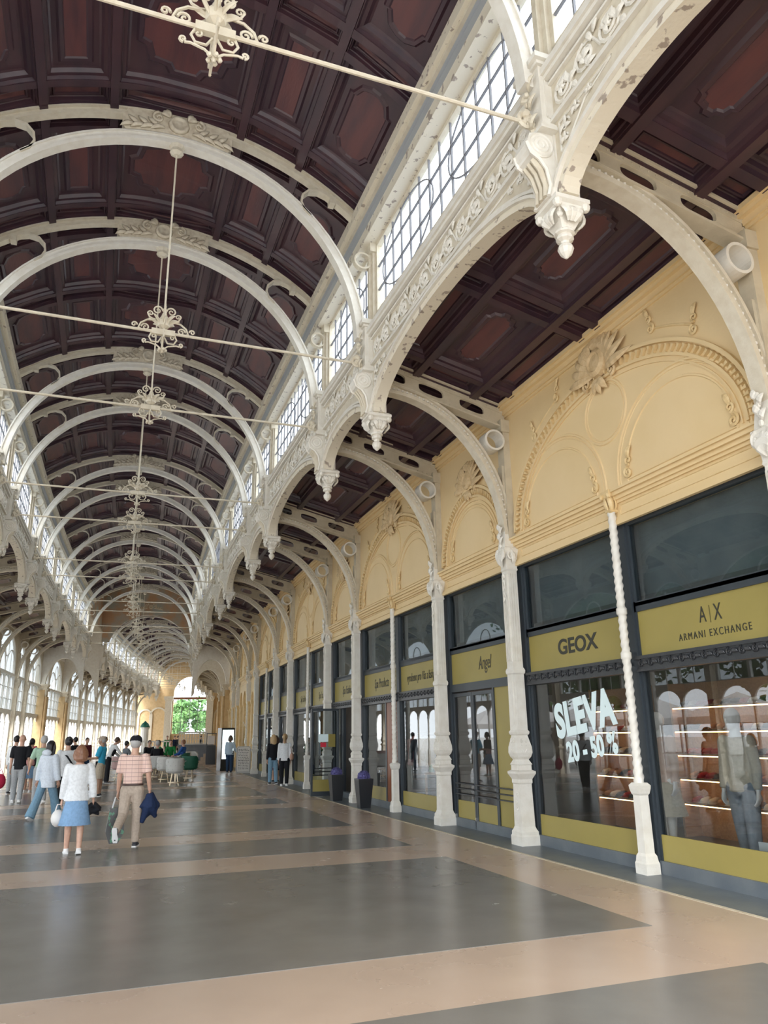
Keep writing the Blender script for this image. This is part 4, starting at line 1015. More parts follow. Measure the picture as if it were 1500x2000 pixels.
# ================================================================== PAVILION IN THE MIDDLE
def pavilion():
    a, b = s_pav0, s_pav1
    # cross walls over the aisles, each with an arch
    n = 0
    for s in (a, b):
        for left in (0, 1):
            mb = MB(); ar = arc(4.98, 4.7, .98, 1.75, 0, pi, 18)
            mb.prism([(6.55, 4.4), (6.55, 9.2), (3.80, 9.2), (3.80, 4.4), (4.0, 4.7)]+ar[::-1]+[(5.96, 4.4)], -.18, .18, 'xz')
            n += 1
            tag(mb.build('wall_pavilion', 'cream_white', None, side(s, left)), 'pale arched cross wall of the pavilion over the aisle', 'wall', 'pavilion cross walls', 'structure')
            r = thing('pavilion_pier', side(s, left), 'tall ochre clustered pier of the pavilion by the %s' % ('glazed wall' if left else 'yellow wall'), 'pier', 'pavilion piers, %s side' % ('glazed' if left else 'shop'))
            mb = MB(); mb.box(5.9, 6.5, -.32, .32, 0, 4.5); mb.lathe([(.14, 0), (.14, .6), (.10, .7), (.09, 4.1)], (5.82, .2, 0), 10); mb.lathe([(.14, 0), (.14, .6), (.10, .7), (.09, 4.1)], (5.82, -.2, 0), 10); mb.build('shaft', 'ochre', r)
            mb = MB(); mb.lathe([(.26, 4.1), (.30, 4.2), (.30, 4.6), (.38, 4.75), (.38, 4.85)], (6.1, 0, 0), sq=True)
            for sy in (1, -1): mb.T = Matrix.Translation((5.74, sy*.2, 4.5)) @ RZ(-pi/2); mb.spiral((0, 0, 0), .1, 1.5, pi/2, sy, .035)
            mb.T = None; mb.build('capital', 'relief', r)
    # walls between the piers
    w1 = wall_strip(a, b, 0, 9.2, 'wall_right', 'yellow', XWALL+.2, 6.7); tag(w1, 'yellow wall of the pavilion', 'wall', kind='structure')
    mat('fresco_paint', (.56, .36, .22), .7, col2=(.44, .47, .43), scale=.9, detail=5, lo=.42, hi=.60)
    # painted lunettes around the vault openings and the raised pavilion roof
    for s, nm in ((a, 'near'), (b, 'far')):
        inn = [(XC+3.4, 9.0)]+arc(XC, 7.75, 2.62 if nm == 'far' else 3.2, 2.62 if nm == 'far' else 3.3, .2, pi-.2, 24)+[(XC-3.4, 9.0)]
        out = [(XC+3.5, 9.2)]+arc(XC, 8.2, 4.2, 4.6, .2, pi-.2, 24)+[(XC-3.5, 9.2)]
        if nm == 'far': tag(MB().prism([(XC+3.7, 8.5), (XC+3.7, 13), (XC-3.7, 13), (XC-3.7, 8.5)]+arc(XC, 7.75, 2.9, 2.75, pi-.25, .25, 24), -.1, .1, 'xz').build('wall_lunette', 'fresco_paint', None, frame(s)), 'painted orange and grey-green lunette above the far vault', 'wall', kind='structure')
    out = [(XC+3.5, 9.2)]+arc(XC, 8.2, 4.2, 4.6, .2, pi-.2, 24)+[(XC-3.5, 9.2)]
    inn = [(XC+3.3, 9.9)]+[(x, z) for x, z in vault_pts(RV+.2, 24)][::-1]+[(XC-3.3, 9.9)]
    tag(MB().prism([(XC+3.7, 9.7), (XC+3.7, 13), (XC-3.7, 13), (XC-3.7, 9.7)]+vault_pts(RV+.2, 24), -.1, .1, 'xz').build('wall_lunette', 'cream', None, frame(a)), 'plain wall above the near vault, facing the pavilion', 'wall', kind='structure')
    for left in (0, 1):
        T = lambda X: 2*XC-X if left else X
        tag(strip(MB(), *sorted((T(3.9), T(4.1))), a, b, 9.3, 12.9).build('wall_pavilion_upper', 'fresco_paint'), 'painted upper side wall of the pavilion, %s side' % ('glazed' if left else 'shop'), 'wall', kind='structure')
        tag(strip(MB(), *sorted((T(6.3), T(6.6))), a, b, 7.3, 9.25).build('wall_pavilion_upper', 'cream'), 'pale upper aisle wall of the pavilion, %s side' % ('glazed' if left else 'shop'), 'wall', kind='structure')
    mb = MB(); strip(mb, -3.6, 4.6, a, b, 12.8, 13.0); tag(mb.build('ceiling', 'fresco_paint'), 'painted ceiling of the pavilion', 'ceiling', kind='structure')
    for left in (0, 1):
        mb = MB(); T = lambda X: 2*XC-X if left else X
        strip(mb, *sorted((T(3.84), T(6.7))), a, b, 9.2, 9.35); tag(mb.build('ceiling', 'cream'), 'flat pale ceiling over the pavilion aisle, %s side' % ('glazed' if left else 'shop'), 'ceiling', kind='structure')
pavilion()
# end of the hall
def end_wall():
    ew = MB(); c = .95; hw = 2.1
    ew.prism([(6.8, -.0), (6.8, 12.6), (-6.2, 12.6), (-6.2, 0), (c-hw, 0), (c-hw, 2.0), (c+hw, 2.0), (c+hw, 0)][:4]+[(c-hw, 0), (c-hw, 7.0)]+arc(c, 7.0, hw, 2.1, 0, pi, 20)[::-1]+[(c+hw, 0)], -.2, .2, 'xz')
    F = frame(S_END); e = tag(ew.build('wall_end', 'ochre', None, F), 'ochre end wall with a tall round-headed window', 'wall', kind='structure')
    MB().box(c-hw, c+hw, -.3, .2, 0, 2.0).build('sill_wall', 'ochre', e)
    MB().box(c-hw-.1, c+hw+.1, -.3, .1, 6.25, 6.5).build('cross_bar', 'door_wood', e)
    for X in (c-hw-.5, c+hw+.5): MB().lathe([(.5, 0), (.5, .5), (.4, .6), (.4, 6.0), (.55, 6.3), (.55, 6.6)], (X, -.5, 0), sq=True).build('pilaster', 'relief', e)
    for X, w_ in ((-2.9, .9), (-4.5, .7), (4.9, .7)):
        MB().band([(X+w_, 0)]+arc(X, 4.2, w_, w_, 0, pi, 12)+[(X-w_, 0)], [(X+w_+.2, 0)]+arc(X, 4.2, w_+.2, w_+.2, 0, pi, 12)+[(X-w_-.2, 0)], -.35, -.2, 'xz').build('blind_arch', 'relief', e)
    wdw = thing('window_99', F, 'tall round-headed end window with trees outside', 'window', None, 'structure')
    mb = MB()
    for k in range(1, 4): x = c-hw+2*hw*k/4; mb.box(x-.03, x+.03, -.02, .02, 2.0, 8.9)
    for z in (3.4, 4.8): mb.box(c-hw, c+hw, -.02, .02, z-.03, z+.03)
    mb.build('glazing_bars', 'lead', wdw)
    MB().box(c-hw, c+hw, .03, .035, 2.0, 7.0).build('pane', 'window_glass', wdw)
end_wall()
# ================================================================== OUTSIDE
gm = MB(); gm.box(-120, 120, -60, 260, -.5, -.14); tag(gm.build('ground', 'plaza'), 'pale paved plaza outside', 'ground', kind='structure')
def tree(p, H, R_, label, leafm, group, n=1500, seed=1):
    rnd = random.Random(seed); r = thing('tree', Matrix.Translation(p), label, 'tree', group)
    mb = MB(); mb.tube([(0, 0, 0), (.1, 0, H*.3), (0, .1, H*.55)], [.28, .22, .1], 8)
    for k in range(5): a = k*1.3; mb.tube([(0, 0, H*.35), (R_*.4*cos(a), R_*.4*sin(a), H*.6)], [.12, .05], 6)
    mb.build('trunk', 'bark', r)
    cl = [(rnd.gauss(0, R_*.45), rnd.gauss(0, R_*.45), H*(.35+.6*rnd.random())) for _ in range(22)]
    mb = MB()
    for k in range(n):
        c = rnd.choice(cl); v = Vector((rnd.gauss(0, 1), rnd.gauss(0, 1), rnd.gauss(0, .8))); v.normalize(); v = v*R_*.34*(.6+.4*rnd.random())
        q = Vector(c)+v; t = Vector((rnd.gauss(0, 1), rnd.gauss(0, 1), rnd.gauss(0, 1))).normalized()*.22; u = v.cross(t); u = u.normalized()*.2 if u.length > 1e-4 else Vector((.2, 0, 0))
        mb.add([q-t, q+u, q+t*1.2, q-u], [(0, 1, 2, 3)])
    tag(mb.build('foliage', leafm, r), kind='stuff'); return r
tl_ = ['broad bushy tree outside the end window', 'taller tree outside the end window', 'low light green tree outside the end window', 'spreading tree outside the end window']
for k, (X, s, H, R_, m) in enumerate(((-3, 122, 7, 3.2, 'leaf_light'), (2.5, 128, 8.5, 3.8, 'leaf_light'), (6.5, 124, 6.5, 3.2, 'leaf'), (10, 132, 9, 4, 'leaf_light'))):
    tree(pos(X, s, -.14), H, R_, tl_[k], m, None, 3200, k+3)
for k, (X, y_, H, R_) in enumerate(((-17, 18, 11, 4.5), (-19, 28, 12, 5), (-17, 37, 11, 4.5), (-22, 46, 13, 6), (-24, 58, 13, 6), (-27, 33, 13, 6))):
    tree(Vector((X, y_, -.14)), H, R_, 'dark leafy tree on the plaza, mirrored in the shop glass', 'leaf', 'plaza trees', 3000, k+20)
def tent(p):
    r = thing('market_tent', Matrix.Translation(p), 'white peaked market tent on the plaza, mirrored in the shop glass', 'tent', 'market tents')
    MB().add([(-1.6, -1.6, 2.2), (1.6, -1.6, 2.2), (1.6, 1.6, 2.2), (-1.6, 1.6, 2.2), (0, 0, 3.1), (-1.6, -1.6, 1.95), (1.6, -1.6, 1.95), (1.6, 1.6, 1.95), (-1.6, 1.6, 1.95)], [(0, 1, 4), (1, 2, 4), (2, 3, 4), (3, 0, 4), (0, 5, 6, 1), (1, 6, 7, 2), (2, 7, 8, 3), (3, 8, 5, 0)]).build('canopy', 'canvas', r)
    for x in (-1.55, 1.55):
        for y_ in (-1.55, 1.55): MB().box(x-.03, x+.03, y_-.03, y_+.03, 0, 2.2).build('pole', 'steel', r)
    MB().box(-1.4, 1.4, -.5, .5, .75, .8).build('counter', 'canvas', r)
for y_ in (14, 18.5, 23, 27.5, 32, 36.5, 41): tent(pos(-10.5, y_, -.14))
# ================================================================== PEOPLE
def Xat(u, s):
    """across-hall position of a point at eye height that the camera sees in column u"""
    inv = scene.camera.matrix_world.inverted(); f = 1479.83; lo, hi = -8.0, 8.0
    for _ in range(40):
        m = (lo+hi)/2; p = inv @ pos(m, s, 1.0); uu = 750+f*p.x/-p.z
        if uu < u: lo = m
        else: hi = m
    return lo
cloth('white_cloth', (.80, .82, .84)); cloth('sky_white', (.68, .74, .82)); cloth('blue_skirt', (.24, .40, .62)); cloth('khaki', (.50, .41, .335)); cloth('jeans', (.20, .34, .46))
cloth('dark_jeans', (.03, .06, .12)); cloth('black_cloth', (.015, .016, .02)); cloth('grey_cloth', (.42, .44, .46)); cloth('turquoise', (.05, .42, .66)); cloth('beige_cloth', (.52, .44, .34))
cloth('mint', (.42, .62, .48)); cloth('pink', (.72, .36, .36)); cloth('light_blue', (.48, .60, .72)); cloth('green_cloth', (.02, .22, .06)); cloth('royal_blue', (.03, .10, .35)); cloth('navy', (.02, .035, .09))
cloth('red_cloth', (.42, .02, .06)); cloth('maroon', (.12, .02, .03)); cloth('mid_grey', (.22, .24, .27)); cloth('floral', (.02, .02, .025), (.5, .3, .3), scale=26)
mat('hair_black', (.012, .010, .012), .4, bump=.4, bscale=60); mat('hair_auburn', (.20, .085, .045), .4, col2=(.28, .14, .08), scale=30, stretch=(4, 4, .5)); mat('hair_grey', (.45, .44, .43), .6); mat('hair_blond', (.50, .34, .17), .45, col2=(.40, .26, .12), scale=30, stretch=(4, 4, .5)); mat('hair_brown', (.08, .045, .03), .4)
mat('shoe_white', (.78, .78, .78), .5); mat('shoe_dark', (.03, .032, .04), .5); mat('leather_white', (.72, .70, .68), .4); mat('leather_tan', (.50, .30, .22), .5); mat('belt_brown', (.05, .02, .015), .4); mat('eye_dark', (.02, .02, .02), .2)
mat('bag_print', (.05, .05, .05), .3, col2=(.06, .22, .12), scale=14, lo=.55, hi=.58, world=False)
def plaid():
    m = mat('plaid', (.80, .50, .42), .8); nt = m.node_tree; b = nt.nodes['Principled BSDF']
    tc = nt.nodes.new('ShaderNodeTexCoord'); sp = nt.nodes.new('ShaderNodeSeparateXYZ'); nt.links.new(tc.outputs['Object'], sp.inputs[0])
    def line(o, per, wd):
        a = nt.nodes.new('ShaderNodeMath'); a.operation = 'PINGPONG'; a.inputs[1].default_value = per/2; nt.links.new(o, a.inputs[0])
        l = nt.nodes.new('ShaderNodeMath'); l.operation = 'LESS_THAN'; l.inputs[1].default_value = wd/2; nt.links.new(a.outputs[0], l.inputs[0]); return l.outputs[0]
    mx = nt.nodes.new('ShaderNodeMath'); mx.operation = 'MAXIMUM'; nt.links.new(line(sp.outputs[2], .060, .005), mx.inputs[0]); nt.links.new(line(sp.outputs[0], .095, .003), mx.inputs[1])
    r = nt.nodes.new('ShaderNodeMix'); r.data_type = 'RGBA'; r.inputs[6].default_value = (.80, .57, .49, 1); r.inputs[7].default_value = (.26, .14, .14, 1)
    nt.links.new(mx.outputs[0], r.inputs[0]); nt.links.new(r.outputs[2], b.inputs['Base Color'])
plaid()
def vox(o, size, smooth=2):
    m = o.modifiers.new('skin', 'REMESH'); m.mode = 'VOXEL'; m.voxel_size = size; m.use_smooth_shade = True
    if smooth: k = o.modifiers.new('smooth', 'SMOOTH'); k.iterations = smooth; k.factor = .5
    return o
def person(label, X, s, face, H, top, bottom, sleeve='long', legs='trousers', hair='short', hairm='hair_brown', shoes='shoe_dark', legL=(0, 0), legR=(0, 0), armL=(0, .12, .15), armR=(0, .12, .15),
           lean=0, sit=False, female=False, fine=.012, skin='skin', hem=.49, loose=1.0, cap=None, headyaw=0, group=None, eyes=False, seat=.46):
    """face: heading in degrees clockwise from the hall axis; legs (hip swing, knee bend); arms (swing, spread, elbow bend)"""
    RM = frame(s, X) @ Matrix.Rotation(-radians(face), 4, 'Z'); r = thing('person', RM, label, 'person', group)
    g = .93 if female else 1.0; V = Vector
    if sit: legL = legR = (pi/2-.05, pi/2-.1)
    hipz = .515*H
    def leg(sg, a, b):
        hp = V((sg*.052*H, 0, hipz)); kn = hp+V((sg*.006*H, sin(a), -cos(a)))*.24*H; an = kn+V((0, sin(a-b), -cos(a-b)))*.235*H; return [hp, kn, an, a-b]
    L, R = leg(-1, *legL), leg(1, *legR)
    low = min(L[2].z, R[2].z)-.04*H
    dz = (seat+.075*H-hipz) if sit else -low
    for q in (L, R):
        for k in range(3): q[k] = q[k]+V((0, 0, dz))
    hz = hipz+dz; sl, cl = sin(lean), cos(lean)
    def sp(h, y=0, x=0): return V((x, y*cl+h*sl, hz+h*cl-y*sl))     # along the spine, h above the hips
    def arm(sg, a, c, b):
        sh = sp(.285*H, 0, sg*.103*H*g); el = sh+V((sg*sin(c), sin(a)*cos(c), -cos(a)*cos(c)))*.165*H; wr = el+V((sg*sin(c)*.4, sin(a+b)*cos(c), -cos(a+b)*cos(c)))*.145*H; return [sh, el, wr]
    AL, AR = arm(-1, *armL), arm(1, *armR)
    def torso(mb, e, h0=-.03, h1=.33, fl=.62, n=14):
        prof = [(-.03, .088 if female else .084), (.0, .094 if female else .086), (.05, .088 if female else .083), (.11, .075 if female else .080), (.17, .082), (.23, .094*g), (.275, .104*g), (.298, .088*g), (.312, .055), (.322, .036)]
        pts = [(h, rad) for h, rad in prof if h0-.001 <= h <= h1]
        mb.tube([sp(h*H, -.012*H*sin(max(0, h)*8)) for h, _ in pts], [rad*H*1+e for _, rad in pts], n, flat=fl, up=(0, 1, 0))
    def limb(mb, P, rr, e, n=10):
        pts = []; rad = []
        for k in range(len(P)-1):
            for t in (0, .33, .66): pts.append(P[k].lerp(P[k+1], t)); rad.append(rr[k]*(1-t)+rr[k+1]*t+e)
        pts.append(P[-1]); rad.append(rr[-1]+e); mb.tube(pts, rad, n); mb.ball(P[0], rad[0]*.97, 8, 5)
    hc = sp(.42*H, .012*H); hs = H*.001
    body = MB(); torso(body, -.004); body.tube([sp(.30*H), sp(.345*H, .004*H), sp(.375*H, .008*H)], [.040*H, .034*H, .034*H], 10)
    Hm = Matrix.Translation(hc) @ Matrix.Rotation(-radians(headyaw), 4, 'Z') @ Matrix.Rotation(-lean*.4, 4, 'X'); body.T = Hm
    body.ball((0, 0, .006*H), .058*H, 14, 10, .83, 1.02, 1.12); body.ball((0, .018*H, -.032*H), .040*H, 10, 8, .86, 1, .92)      # skull and jaw
    body.ball((0, .064*H, -.008*H), .010*H, 6, 5, .9, 1.3, 1.6)                                                    # nose
    for sg in (-1, 1): body.ball((sg*.048*H, -.004*H, -.004*H), .013*H, 6, 5, .5, .9, 1.5)
    body.tube([(-.016*H, .054*H, -.038*H), (0, .060*H, -.037*H), (.016*H, .054*H, -.038*H)], .005*H, 6); body.T = None
    for P in (AL, AR): limb(body, P, [.030*H*g, .025*H*g, .017*H], 0)
    for P in (L, R): limb(body, P[:3], [.052*H, .036*H, .022*H], 0); body.ball(P[2]+V((0, .02*H, -.018*H)), .026*H, 8, 6, .9, 1.8, .8)
    for sg, P in ((-1, AL), (1, AR)):
        d = (P[2]-P[1]).normalized(); x = V((1, 0, 0)); x = (x-d*x.dot(d)).normalized(); yv = d.cross(x); w_ = P[2]
        palm = w_+d*.028*H; body.tube([w_, palm, w_+d*.052*H], [.016*H, .022*H, .021*H], 8, flat=.6, up=tuple(x))
        for k in range(4):
            o = w_+d*.048*H+yv*((k-1.5)*.0125*H); ln = (.040, .046, .043, .034)[k]*H; cu = x*(-sg)
            body.tube([o, o+d*ln*.45+cu*.006*H, o+d*ln*.8+cu*.018*H, o+d*ln*.9+cu*.030*H], [.0062*H, .006*H, .0055*H, .0045*H], 6)
        o = w_+d*.018*H+yv*.018*H; body.tube([o, o+yv*.014*H+d*.016*H, o+yv*.016*H+d*.036*H], [.008*H, .007*H, .005*H], 6)
    vox(body.build('body', skin, r), fine*.8, 2)
    if eyes:
        e = MB(Hm)
        for sg in (-1, 1): e.ball((sg*.021*H, .053*H, .008*H), .006*H, 6, 5)
        e.build('eyes', 'eye_dark', r)
    # clothes
    t = MB(); torso(t, .010*loose, h0=.05 if hem > .515 else -.03, h1=.315); ex = .013*loose
    if hem < .50: t.tube([sp(.05*H), sp(.0), sp((hem-.515)*H)], [.086*H+.012*loose, .092*H+.016*loose, .094*H+.022*loose], 14, flat=.66, up=(0, 1, 0))
    for P in (AL, AR):
        if sleeve == 'short': limb(t, [P[0], P[0].lerp(P[1], .85)], [.034*H, .033*H], ex)
        elif sleeve == 'long': limb(t, [P[0], P[1], P[1].lerp(P[2], .93)], [.032*H, .027*H, .021*H], ex*.8)
    vox(t.build('top', top, r), fine, 3)
    if legs in ('trousers', 'wide', 'shorts'):
        b = MB(); b.tube([sp(.06*H), sp(.02*H), sp(-.03*H), sp(-.055*H)], [.082*H, .090*H, .090*H, .070*H], 14, flat=.66, up=(0, 1, 0))
        for P in (L, R):
            if legs == 'shorts': limb(b, [P[0], P[0].lerp(P[1], .92)], [.058*H, .052*H], .012)
            elif legs == 'wide': limb(b, [P[0], P[1], P[1].lerp(P[2], 1.06)], [.057*H, .048*H, .062*H], .006)
            else: limb(b, [P[0], P[1], P[1].lerp(P[2], .98)], [.056*H, .041*H, .032*H], .008)
        vox(b.build('trousers' if legs != 'shorts' else 'shorts', bottom, r), fine, 3)
    elif legs == 'skirt':
        b = MB(); n = 48; vs = []; fs = []; zt = -.02*H; m = 8; kx = (L[1]+R[1])/2
        for k in range(m+1):
            t_ = k/m
            for j in range(n):
                a = 2*pi*j/n; pl = 1+.05*t_*(1 if j % 2 else -1); rx = (.082+.062*t_)*H*pl; ry = (.056+.07*t_)*H*pl
                c = sp(zt*(1-t_)) if t_ < .25 else sp(zt*.75).lerp(V((0, kx.y*.55, hz-.25*H)), (t_-.25)/.75)
                vs.append((c.x+rx*cos(a), c.y+ry*sin(a), c.z))
        for k in range(m):
            for j in range(n): fs.append((k*n+j, k*n+(j+1) % n, (k+1)*n+(j+1) % n, (k+1)*n+j))
        b.add(vs, fs); b.build('skirt', bottom, r, smooth=True)
    for P in (L, R):
        pt = -P[3]; f = MB(); f.T = Matrix.Translation(P[2]) @ Matrix.Rotation(-(P[3] if not sit else 0)*-1 if False else P[3], 4, 'X')
        f.tube([(0, -.035*H, -.022*H), (0, -.02*H, -.018*H), (0, .03*H, -.020*H), (0, .075*H, -.026*H), (0, .10*H, -.030*H)], [.018*H, .026*H, .027*H, .024*H, .012*H], 10, flat=.75, up=(0, 0, 1))
        f.tube([(0, 0, .01*H), (0, -.005*H, -.02*H)], [.024*H, .027*H], 10); f.ball((0, 0, -.022*H), .018*H, 8, 5)
        sh_ = vox(f.build('shoe', shoes, r), fine*.8, 2); so_ = MB(f.T); so_.prism([(-.020*H, -.045*H), (.020*H, -.045*H), (.024*H, -.02*H), (.022*H, .02*H), (.028*H, .06*H), (.018*H, .098*H), (-.018*H, .098*H), (-.028*H, .06*H), (-.022*H, .02*H), (-.024*H, -.02*H)], -.042*H, -.026*H, 'xy'); so_.build('sole', 'shoe_white', sh_)
    # hair
    h = MB(Hm)
    if hair != 'bald':
        h.ball((0, -.010*H, .016*H), .0625*H, 14, 9, .88, 1.0, 1.08)
        if hair in ('long', 'bob'):
            ln = .19*H if hair == 'long' else .085*H; w_ = .05*H if hair == 'long' else .062*H
            h.tube([(0, -.030*H, .03*H), (0, -.040*H, -.03*H), (0, -.048*H, -ln*.7), (0, -.042*H, -ln)], [.05*H, w_*1.05, w_, w_*.6], 12, flat=.6, up=(0, 1, 0))
            for sg in (-1, 1): h.tube([(sg*.045*H, 0, .03*H), (sg*.055*H, -.002*H, -.02*H), (sg*.052*H, -.008*H, -ln*.8)], [.018*H, .021*H, .012*H], 8)
        if hair == 'bun': h.ball((0, -.06*H, .05*H), .028*H, 8, 6)
        if hair == 'tail': h.tube([(0, -.06*H, .02*H), (0, -.085*H, -.02*H), (0, -.07*H, -.12*H)], [.018*H, .022*H, .010*H], 8)
        vox(h.build('hair', hairm, r), fine*.8, 2)
    if cap:
        c = MB(Hm); c.ball((0, -.004*H, .030*H), .066*H, 14, 8, .90, 1.02, .80); c.tube([(0, .05*H, .034*H), (0, .085*H, .030*H), (0, .11*H, .024*H)], [.045*H, .042*H, .025*H], 10, flat=.14, up=(0, 0, 1))
        c.build('cap', cap, r, smooth=True)
    return r, AL, AR, hz, RM
S_ = person('person walking in a peach checked shirt, black cap and khaki trousers', .64, 13.09, 16, 1.62, 'plaid', 'khaki', 'short', hair='short', hairm='hair_grey', cap='black_cloth', legL=(-.30, .80), legR=(.08, .04), armL=(.02, .16, .2), armR=(-.05, .26, .25), fine=.010, hem=.52, loose=1.6)
man = S_
MB().tube([(.085*1.62*cos(a)*1.12, .055*1.62*sin(a)*1.18, S_[3]+.045*1.62) for a in [k*pi/12 for k in range(24)]], .016, 6, closed=True).build('belt', 'belt_brown', S_[0])
wmn = person('person in a white jacket and pale blue pleated skirt with auburn bob', -.147, 12.74, -4, 1.49, 'white_cloth', 'blue_skirt', 'long', 'skirt', 'bob', 'hair_auburn', 'shoe_white', legL=(.10, .05), legR=(-.10, .12), armL=(.10, .16, .15), armR=(-.05, .26, .2), female=True, fine=.010, hem=.485, loose=1.9)
blouse = person('person striding in a pale ruffled blouse and wide jeans with long black hair', -.87, 18.34, 38, 1.60, 'sky_white', 'jeans', 'long', 'wide', 'long', 'hair_black', 'shoe_white', legL=(-.36, .10), legR=(.40, .05), armL=(-.1, .22, .1), armR=(.1, .2, .1), female=True, hem=.42, loose=2.2)
MB().ball((0, 0, 0), .1, 10, 6, 1.2, .6, .7).build('hood', 'sky_white', blouse[0], Matrix.Translation((0, -.10, 1.32)), True)
strap = person('person in a loose white top with a black cross-body strap', Xat(130, 19.3), 19.3, -20, 1.63, 'white_cloth', 'black_cloth', 'long', hair='bun', hairm='hair_black', legL=(.15, .1), legR=(-.15, .2), loose=2.0, shoes='shoe_white')
MB().tube([(-.16, -.02, 1.32), (-.05, -.14, 1.22), (.10, -.14, 1.02), (.17, -.03, .9)], .018, 6, flat=.5).build('shoulder_strap', 'black_cloth', strap[0])
person('person with a shaved head in a black polo and light grey trousers', -1.92, 23.3, 2, 1.72, 'black_cloth', 'grey_cloth', 'short', hair='bald', shoes='shoe_white', legL=(.12, .05), legR=(-.1, .12), armL=(.1, .14, .1), armR=(-.1, .14, .3), loose=1.4)
skg = person('person in a black top and blue pleated skirt with a pink jumper round the waist', -2.09, 27.5, 25, 1.60, 'black_cloth', 'blue_skirt', 'long', 'skirt', 'tail', 'hair_black', 'shoe_white', female=True, fine=.014)
MB().lathe([(.16, .80), (.175, .86), (.17, .94), (.15, .98)], n=14, flat=.72).build('tied_jumper', 'pink', skg[0], None, True)
person('grey-haired person in a mint green shirt', Xat(82, 22.5), 22.5, -12, 1.68, 'mint', 'grey_cloth', 'short', hairm='hair_grey', legL=(.2, .1), legR=(-.2, .2), armL=(.1, .3, .2), shoes='shoe_white', fine=.014)
trq = person('person in a turquoise polo, tan cap and beige shorts', .10, 24.47, -75, 1.64, 'turquoise', 'beige_cloth', 'short', 'shorts', hairm='hair_grey', cap='khaki', skin='skin_tan', armL=(.3, .1, 1.2), armR=(.3, .1, 1.2), eyes=True, hem=.50, loose=1.5)
MB().tube([(-.10, .02, 1.36), (.02, .13, 1.15), (.12, .08, .95)], .012, 6).build('shoulder_strap', 'black_cloth', trq[0]); MB().box(-.02, .15, .07, .15, .80, .96).build('waist_bag', 'black_cloth', trq[0])
wt = person('person in a white shirt and black waistcoat bending over a table', .14, 31.4, 70, 1.68, 'white_cloth', 'black_cloth', 'long', hairm='hair_brown', armL=(.5, .1, .4), armR=(.6, .1, .4), lean=.42, fine=.014)
MB().tube([(0, .10, .98), (0, .17, 1.14), (0, .24, 1.28)], [.15, .17, .15], 14, flat=.66, up=(0, 1, 0)).build('waistcoat', 'black_cloth', wt[0], None, True)
frg = person('person in a pale blue jacket and dark jeans facing the drinks cooler', 5.18, 36.82, 25, 1.62, 'light_blue', 'dark_jeans', 'long', hair='bob', hairm='hair_brown', armR=(.3, .2, .6), loose=1.9, female=True, fine=.014, lean=.06)
bl = person('blonde person in a black top and light blue jeans', 5.62, 27.33, -5, 1.62, 'black_cloth', 'jeans', 'long', hair='long', hairm='hair_blond', legL=(.08, .0), legR=(-.1, .1), female=True, shoes='shoe_dark', fine=.013)
person('person in a dark floral dress standing by the shop window', 5.92, 28.5, 20, 1.58, 'maroon', 'floral', 'long', 'skirt', 'long', 'hair_brown', female=True, fine=.014)
wh = person('person in a white top and black trousers with a tan shoulder bag', 5.80, 26.2, 15, 1.64, 'white_cloth', 'black_cloth', 'long', hair='tail', hairm='hair_blond', legL=(.1, .05), legR=(-.1, .1), female=True, shoes='shoe_white', loose=1.4, fine=.013)
MB().ball((.24, -.02, .92), .14, 10, 7, .5, 1, .9).tube([(.16, -.02, 1.32), (.22, -.09, 1.15), (.24, -.10, 1.0)], .010, 5).build('shoulder_bag', 'leather_tan', wh[0], None, True)
# things in hands, each a thing of its own
def at_hand(who, arm, drop=0, dx=0): return who[4] @ (arm[2]+(arm[2]-arm[1]).normalized()*.09+Vector((dx, 0, -drop)))
p = at_hand(man, man[1])
cb = thing('carrier_bag', Matrix.Translation(p), 'printed carrier bag hanging from the hand of the checked-shirt walker', 'bag'); MB().prism([(-.10, -.16), (.10, -.14), (.13, -.50), (.05, -.66), (-.08, -.66), (-.14, -.50)], -.07, .07, 'xz').build('sack', 'bag_print', cb); MB().tube([(-.07, 0, -.17), (-.03, 0, 0), (.03, 0, 0), (.07, 0, -.16)], .012, 5).build('handles', 'white_cloth', cb)
p = at_hand(man, man[2]); rnd = random.Random(4); jk = MB()
for k in range(9): jk.tube([(rnd.uniform(-.05, .05), rnd.uniform(-.05, .05), .04), (rnd.uniform(-.14, .14), rnd.uniform(-.08, .08), -.14), (rnd.uniform(-.12, .12), rnd.uniform(-.06, .06), -rnd.uniform(.2, .40))], [.04, .075, .035], 8)
tag(vox(jk.build('bundled_jacket', 'navy', None, Matrix.Translation(p)), .014, 2), 'crumpled navy jacket carried in the hand of the checked-shirt walker', 'jacket')
p = at_hand(wmn, wmn[1]); hb = thing('handbag', Matrix.Translation(p), 'white handbag carried beside the pale blue pleated skirt', 'bag'); MB().ball((-.03, 0, -.17), .12, 12, 8, .8, .9, 1.0).build('pouch', 'leather_white', hb, None, True); MB().tube([(-.08, 0, -.10), (-.05, 0, .02), (.03, 0, .02), (.05, 0, -.10)], .010, 6).build('handle', 'leather_white', hb)
p = at_hand(wmn, wmn[2]); hj = MB()
for k in range(5): hj.tube([(rnd.uniform(-.03, .03), 0, .02), (rnd.uniform(-.1, .1), rnd.uniform(-.05, .05), -.06), (rnd.uniform(-.1, .1), 0, -.14)], [.03, .05, .02], 7)
tag(vox(hj.build('folded_shawl', 'black_cloth', None, Matrix.Translation(p)), .012, 2), 'dark folded shawl in the hand of the white-jacket walker', 'shawl')
